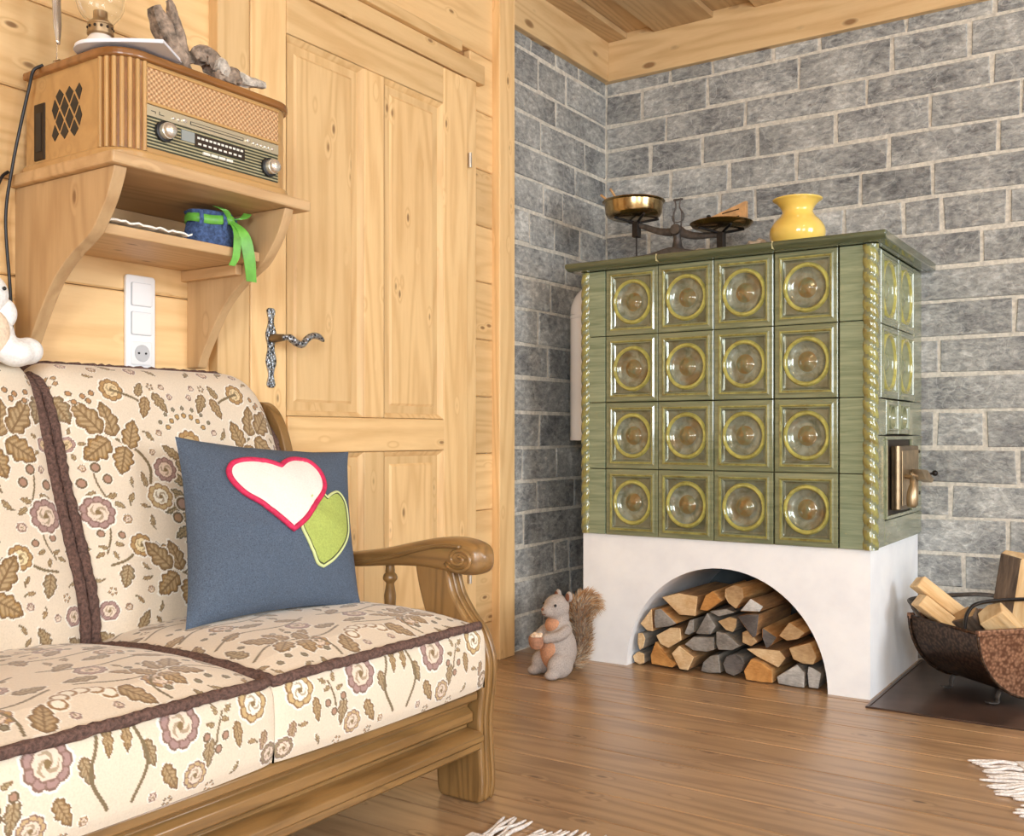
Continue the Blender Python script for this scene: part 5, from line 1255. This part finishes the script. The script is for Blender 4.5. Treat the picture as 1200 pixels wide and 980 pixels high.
for q in range(3600):
    t = random.random(); i = min(int(t * (len(cp) - 1)), len(cp) - 2); c_ = cp[i]; ax = (cp[i + 1] - cp[i]).normalized()
    rv = Vector((random.gauss(0, 1), random.gauss(0, 1), random.gauss(0, 1))); nr = (rv - ax * rv.dot(ax)).normalized()
    p0 = c_ + nr * crr[i] * 0.85; d = (nr * 0.9 + ax * 0.85 + Vector((random.uniform(-.35, .35), random.uniform(-.35, .35), random.uniform(-.35, .35)))).normalized()
    L = random.uniform(.018, .034); p1 = p0 + d * L * .55; p2 = p1 + (d + Vector((0, 0, -.25)) + ax * .2).normalized() * L * .5
    if p2.z < 0.002: continue
    w_ = 0.0011; s1 = d.cross(Vector((0.3, 0.5, 0.8))).normalized() * w_; s2 = d.cross(s1).normalized() * w_
    nm = random.choices(['fur_brown', 'fur_pale', 'fur_dark'], [.5, .42, .08] if t > .5 else [.3, .5, .2])[0]; mbf = mbs[nm]
    o = len(mbf.v); mbf.v += [tuple(p0 + s1), tuple(p0 - s1), tuple(p0 + s2), tuple(p1 + s1 * .8), tuple(p1 - s1 * .8), tuple(p1 + s2 * .8), tuple(p2)]
    for f in ((0, 1, 4, 3), (1, 2, 5, 4), (2, 0, 3, 5), (3, 4, 6), (4, 5, 6), (5, 3, 6)): mbf.f.append(tuple(o + v_ for v_ in f)); mbf.m.append(0)
for n_, mbf in mbs.items():
    h_ = mbf.build('tail_fur', n_, tl_, world=False); h_['kind'] = 'stuff'

# ================================================================== THINGS ON THE STOVE
SZ = 1.405
sc = thing('balance_scale', (0.53, -0.45, SZ), 'antique iron kitchen balance with two brass pans on top of the stove', 'scale')
SYc = -0.45
# footed base
MB().prism(spline2([(0.33, SZ + 0.002), (0.335, SZ + 0.028), (0.36, SZ + 0.044), (0.44, SZ + 0.050), (0.50, SZ + 0.062), (0.53, SZ + 0.066), (0.56, SZ + 0.060), (0.62, SZ + 0.046), (0.70, SZ + 0.040), (0.725, SZ + 0.026), (0.73, SZ + 0.002)], 4), 'y', SYc - 0.045, SYc + 0.045).build('base', 'iron', sc, bevel=0.005)
MB().lathe([(0.028, 0.06), (0.018, 0.075), (0.014, 0.10), (0.018, 0.125), (0.020, 0.135)], 16, (0.535, SYc, SZ)).build('column', 'iron', sc, smooth=40)
def beam_pt(x): return (x, SYc, SZ + 0.131 - 0.30 * (x - 0.537) * 0.75)
bm = [(0.372, 0), (0.40, -0.002), (0.46, -0.012), (0.51, -0.010), (0.537, 0.0), (0.565, -0.010), (0.61, -0.012), (0.67, -0.002), (0.702, 0)]
path = [(x, SYc, beam_pt(x)[2] + d) for x, d in bm]
MB().tube(spline(path, 5), list(np.interp(np.linspace(0, 1, 41), [0, .1, .4, .5, .6, .9, 1], [.011, .010, .016, .020, .016, .010, .011])), 10, flatten=(0.55, 1.0)).build('beam', 'iron', sc, smooth=50)
MB().lathe([(0.018, -0.028), (0.020, -0.024), (0.020, -0.018)], 18, (0.537, SYc, SZ + 0.131), 'y').build('pivot_boss', 'iron', sc, smooth=40)
# pointer forks
mb = MB()
for dx in (-0.012, 0.012): mb.tube(spline([(0.537 + dx, SYc, SZ + 0.14), (0.537 + dx * 1.3, SYc, SZ + 0.19), (0.537 + dx * .6, SYc, SZ + 0.215), (0.537 + dx * 1.0, SYc, SZ + 0.245)], 5), 0.0028, 7)
mb.build('pointer', 'iron', sc, smooth=True)
MB().tube(spline([(0.515, SYc, SZ + 0.185), (0.520, SYc, SZ + 0.165), (0.537, SYc, SZ + 0.16), (0.556, SYc, SZ + 0.165), (0.560, SYc, SZ + 0.185), (0.552, SYc, SZ + 0.20)], 5), 0.002, 6).build('pointer_ring', 'iron', sc, smooth=True)
MB().box(0.520, 0.556, SYc - 0.003, SYc + 0.003, SZ + 0.238, SZ + 0.244).build('pointer_cap', 'iron', sc)
def hanger(x, z, name='pan_carrier'):
    mb = MB().box(x - 0.012, x + 0.012, SYc - 0.014, SYc + 0.014, z - 0.045, z + 0.012)
    mb.tube([(x, SYc, z - 0.04), (x, SYc, SZ + 0.045)], 0.003, 6)
    for a in range(4):
        b = R(45 + 90 * a); mb.tube([(x, SYc, z + 0.008), (x + 0.085 * cos(b), SYc + 0.085 * sin(b), z + 0.026)], 0.005, 6)
    return mb.build(name, 'iron_black', sc, bevel=0.002)
z1_, z2_ = beam_pt(0.372)[2], beam_pt(0.702)[2]
hanger(0.372, z1_); hanger(0.702, z2_)
def pan(x, z, prof, name):
    return MB().lathe(prof, 48, (x, SYc, z)).build(name, 'brass_pan', sc, smooth=40)
pan(0.360, z1_ + 0.024, [(0.0, 0.004), (0.085, 0.004), (0.098, 0.010), (0.104, 0.022), (0.108, 0.058), (0.114, 0.060), (0.116, 0.063), (0.113, 0.066), (0.108, 0.064), (0.102, 0.024), (0.095, 0.014), (0, 0.010)], 'deep_pan')
pan(0.702, z2_ + 0.024, [(0.0, 0.002), (0.088, 0.002), (0.100, 0.007), (0.106, 0.014), (0.110, 0.018), (0.107, 0.021), (0.098, 0.012), (0.086, 0.007), (0, 0.006)], 'flat_pan')
PZ1 = z1_ + 0.024 + 0.010
for (x0, y0, x1, y1, z1, lab) in ((0.335, -0.44, 0.263, -0.45, 1.722, 'longest wooden stick leaning out of the deep brass pan'), (0.345, -0.46, 0.228, -0.46, 1.702, 'wooden stick leaning furthest left out of the deep brass pan'), (0.35, -0.42, 0.245, -0.43, 1.695, 'wooden stick between the two others in the deep brass pan')):
    tag(MB().tube(spline([(x0, y0, PZ1 + 0.007), ((x0 + x1) / 2, (y0 + y1) / 2, (PZ1 + z1) / 2), (x1, y1, z1)], 4), [0.0035] * 6 + [0.004, 0.0045, 0.004], 8).build('wooden_stick', 'spoon_wood', smooth=True), lab, 'stick', 'sticks in the deep pan')
PZ2 = z2_ + 0.024 + 0.0065
wb_ = thing('wooden_block', (0.722, -0.41, PZ2 + 0.003), 'slotted pale wooden block standing on the flat brass pan', 'block')
wb_.rotation_euler = (0, 0, R(-4))
MB().prism([(-0.070, 0.0), (0.060, 0.0), (0.060, 0.084), (-0.070, 0.046)], 'y', -0.009, 0.009).build('board', 'spoon_wood', wb_, bevel=0.0015, world=False)
for z0 in (0.028, 0.052): MB().prism([(-0.03, z0 - 0.004), (0.035, z0 + 0.004), (0.035, z0 + 0.008), (-0.03, z0)], 'y', -0.0096, 0.0).build('slot', 'door_dark', wb_, world=False)
wt = thing('scale_weight', (0.665, -0.475, PZ2), 'small dark iron weight on the flat brass pan', 'weight')
MB().lathe([(0.0, 0), (0.016, 0.0), (0.017, 0.003), (0.017, 0.022), (0.015, 0.025), (0.006, 0.026), (0.005, 0.031)], 20, (0.665, -0.475, PZ2)).build('drum', 'iron_black', wt, smooth=40)
MB().ell((0.665, -0.475, PZ2 + 0.036), (0.008, 0.008, 0.006), 14, 10).build('knob', 'iron_black', wt, smooth=True)
def rock(c, r, seed, lab):
    mb = MB().ell((0, 0, 0), (1, 1, 1), 28, 18)
    vs = []
    for p in mb.v:
        p = Vector(p); s_ = 1 + .30 * mnoise.noise(p * 1.6 + Vector((seed, 0, 0))) + .16 * mnoise.noise(p * 4.5 + Vector((0, seed, 0)))
        vs.append((c[0] + p.x * r[0] * s_, c[1] + p.y * r[1] * s_, max(SZ + 0.001, c[2] + p.z * r[2] * s_)))
    mb.v = vs; tag(mb.build('rock', 'rock', smooth=60), lab, 'rock', 'rocks on the stove')
rock((0.60, -0.345, SZ + 0.03), (0.065, 0.035, 0.045), 1.7, 'rough pale rock behind the middle of the balance scale')
rock((0.822, -0.42, SZ + 0.03), (0.048, 0.045, 0.040), 5.2, 'rough pale rock between the flat brass pan and the yellow vase')
vp = [(0.0, 0.0), (0.052, 0.0), (0.060, 0.004), (0.074, 0.022), (0.087, 0.048), (0.091, 0.068), (0.088, 0.086), (0.076, 0.106), (0.060, 0.122), (0.052, 0.134), (0.050, 0.142), (0.055, 0.155), (0.068, 0.170), (0.080, 0.178), (0.082, 0.181), (0.079, 0.183), (0.066, 0.173), (0.050, 0.156), (0.045, 0.142), (0.05, 0.125), (0.07, 0.09), (0.06, 0.02), (0.0, 0.010)]
va = MB().lathe(spline2(vp[:14], 3)[:-1] + vp[13:], 56, (0.975, -0.46, SZ + 0.0005)).build('vase', 'yellow_glaze', smooth=True)
tag(va, 'round yellow glazed vase with flared rim on the right of the stove top', 'vase')

# ================================================================== RUGS
def tassel(base, d, L, parent, mat='rug_white', n=3, spread=0.8):
    mb = MB()
    for q in range(n):
        a = (q - (n - 1) / 2) * 0.0035 * 2; sd = Vector((-d.y, d.x, 0)); w1 = random.uniform(-spread, spread) * L * .25
        p = [base + sd * a, base + d * L * .35 + sd * (a * .6 + w1 * .3) + Vector((0, 0, random.uniform(.002, .006))), base + d * L * .7 + sd * (a * .9 + w1), base + d * L * random.uniform(.9, 1.05) + sd * (a * 1.4 + w1 * 1.2)]
        p = [Vector((v_.x, v_.y, max(0.0035, v_.z))) for v_ in p]
        mb.tube(spline(p, 4), [0.0044] * 9 + [.004, .0036, .003, .002], 6)
    mb.build('tassel', mat, parent, smooth=True)
def rag_rug(origin, ang, wid, length, label, tl, first_gap=0.03):
    rg = thing('fringed_rug', (origin[0], origin[1], 0.0), label, 'rug')
    d = Vector((cos(ang), sin(ang), 0)); sd = Vector((-d.y, d.x, 0)); o = Vector((origin[0], origin[1], 0))
    nst = 14; k = 0; st_mats = ['rug_white', 'rug_blue', 'rug_pink', 'rug_white']
    y = 0.0
    while y < length:
        w_ = random.uniform(.018, .05); y2 = min(length, y + w_)
        P = [o - d * y, o - d * y2, o - d * y2 + sd * wid, o - d * y + sd * wid]
        MB().add([(*p.xy, 0.001) for p in P] + [(*p.xy, 0.010) for p in P], [(0, 1, 2, 3), (7, 6, 5, 4), (0, 4, 5, 1), (1, 5, 6, 2), (2, 6, 7, 3), (3, 7, 4, 0)]).build('woven_stripe', st_mats[k % 4], rg, bevel=0.002, segs=1)
        y = y2; k += 1
    t = 0.012
    while t < wid:
        tassel(o + sd * t + Vector((0, 0, 0.005)), d, tl * random.uniform(.8, 1.15), rg, 'rug_white'); t += random.uniform(.028, .046)
rag_rug((1.708, -1.078), R(205), 0.75, 0.9, 'pale striped rag rug with long white fringe, at the right beyond the bare boards', 0.105)
rag_rug((1.62, -2.16), R(90), 0.75, 1.3, 'pale rag rug with white fringe on the floor in front of the sofa', 0.12)

# ================================================================== CEILING LAMP (just outside the picture)
cl = thing('ceiling_lamp', (2.15, -1.65, 2.20), 'round opal glass lamp hanging from the boarded ceiling', 'lamp')
k = NT('opal_glass'); M['opal_glass'] = k.out(srgb(255, 240, 214), 0.3, Emission_Color=srgb(255, 226, 184), Emission_Strength=9.0)
MB().ell((2.15, -1.65, 2.28), (0.13, 0.13, 0.085), 32, 18).build('globe', 'opal_glass', cl, smooth=True)
MB().lathe([(0.075, 0.0), (0.08, 0.01), (0.08, 0.10)], 28, (2.15, -1.65, 2.352)).build('mount', 'brass_old', cl, smooth=40)
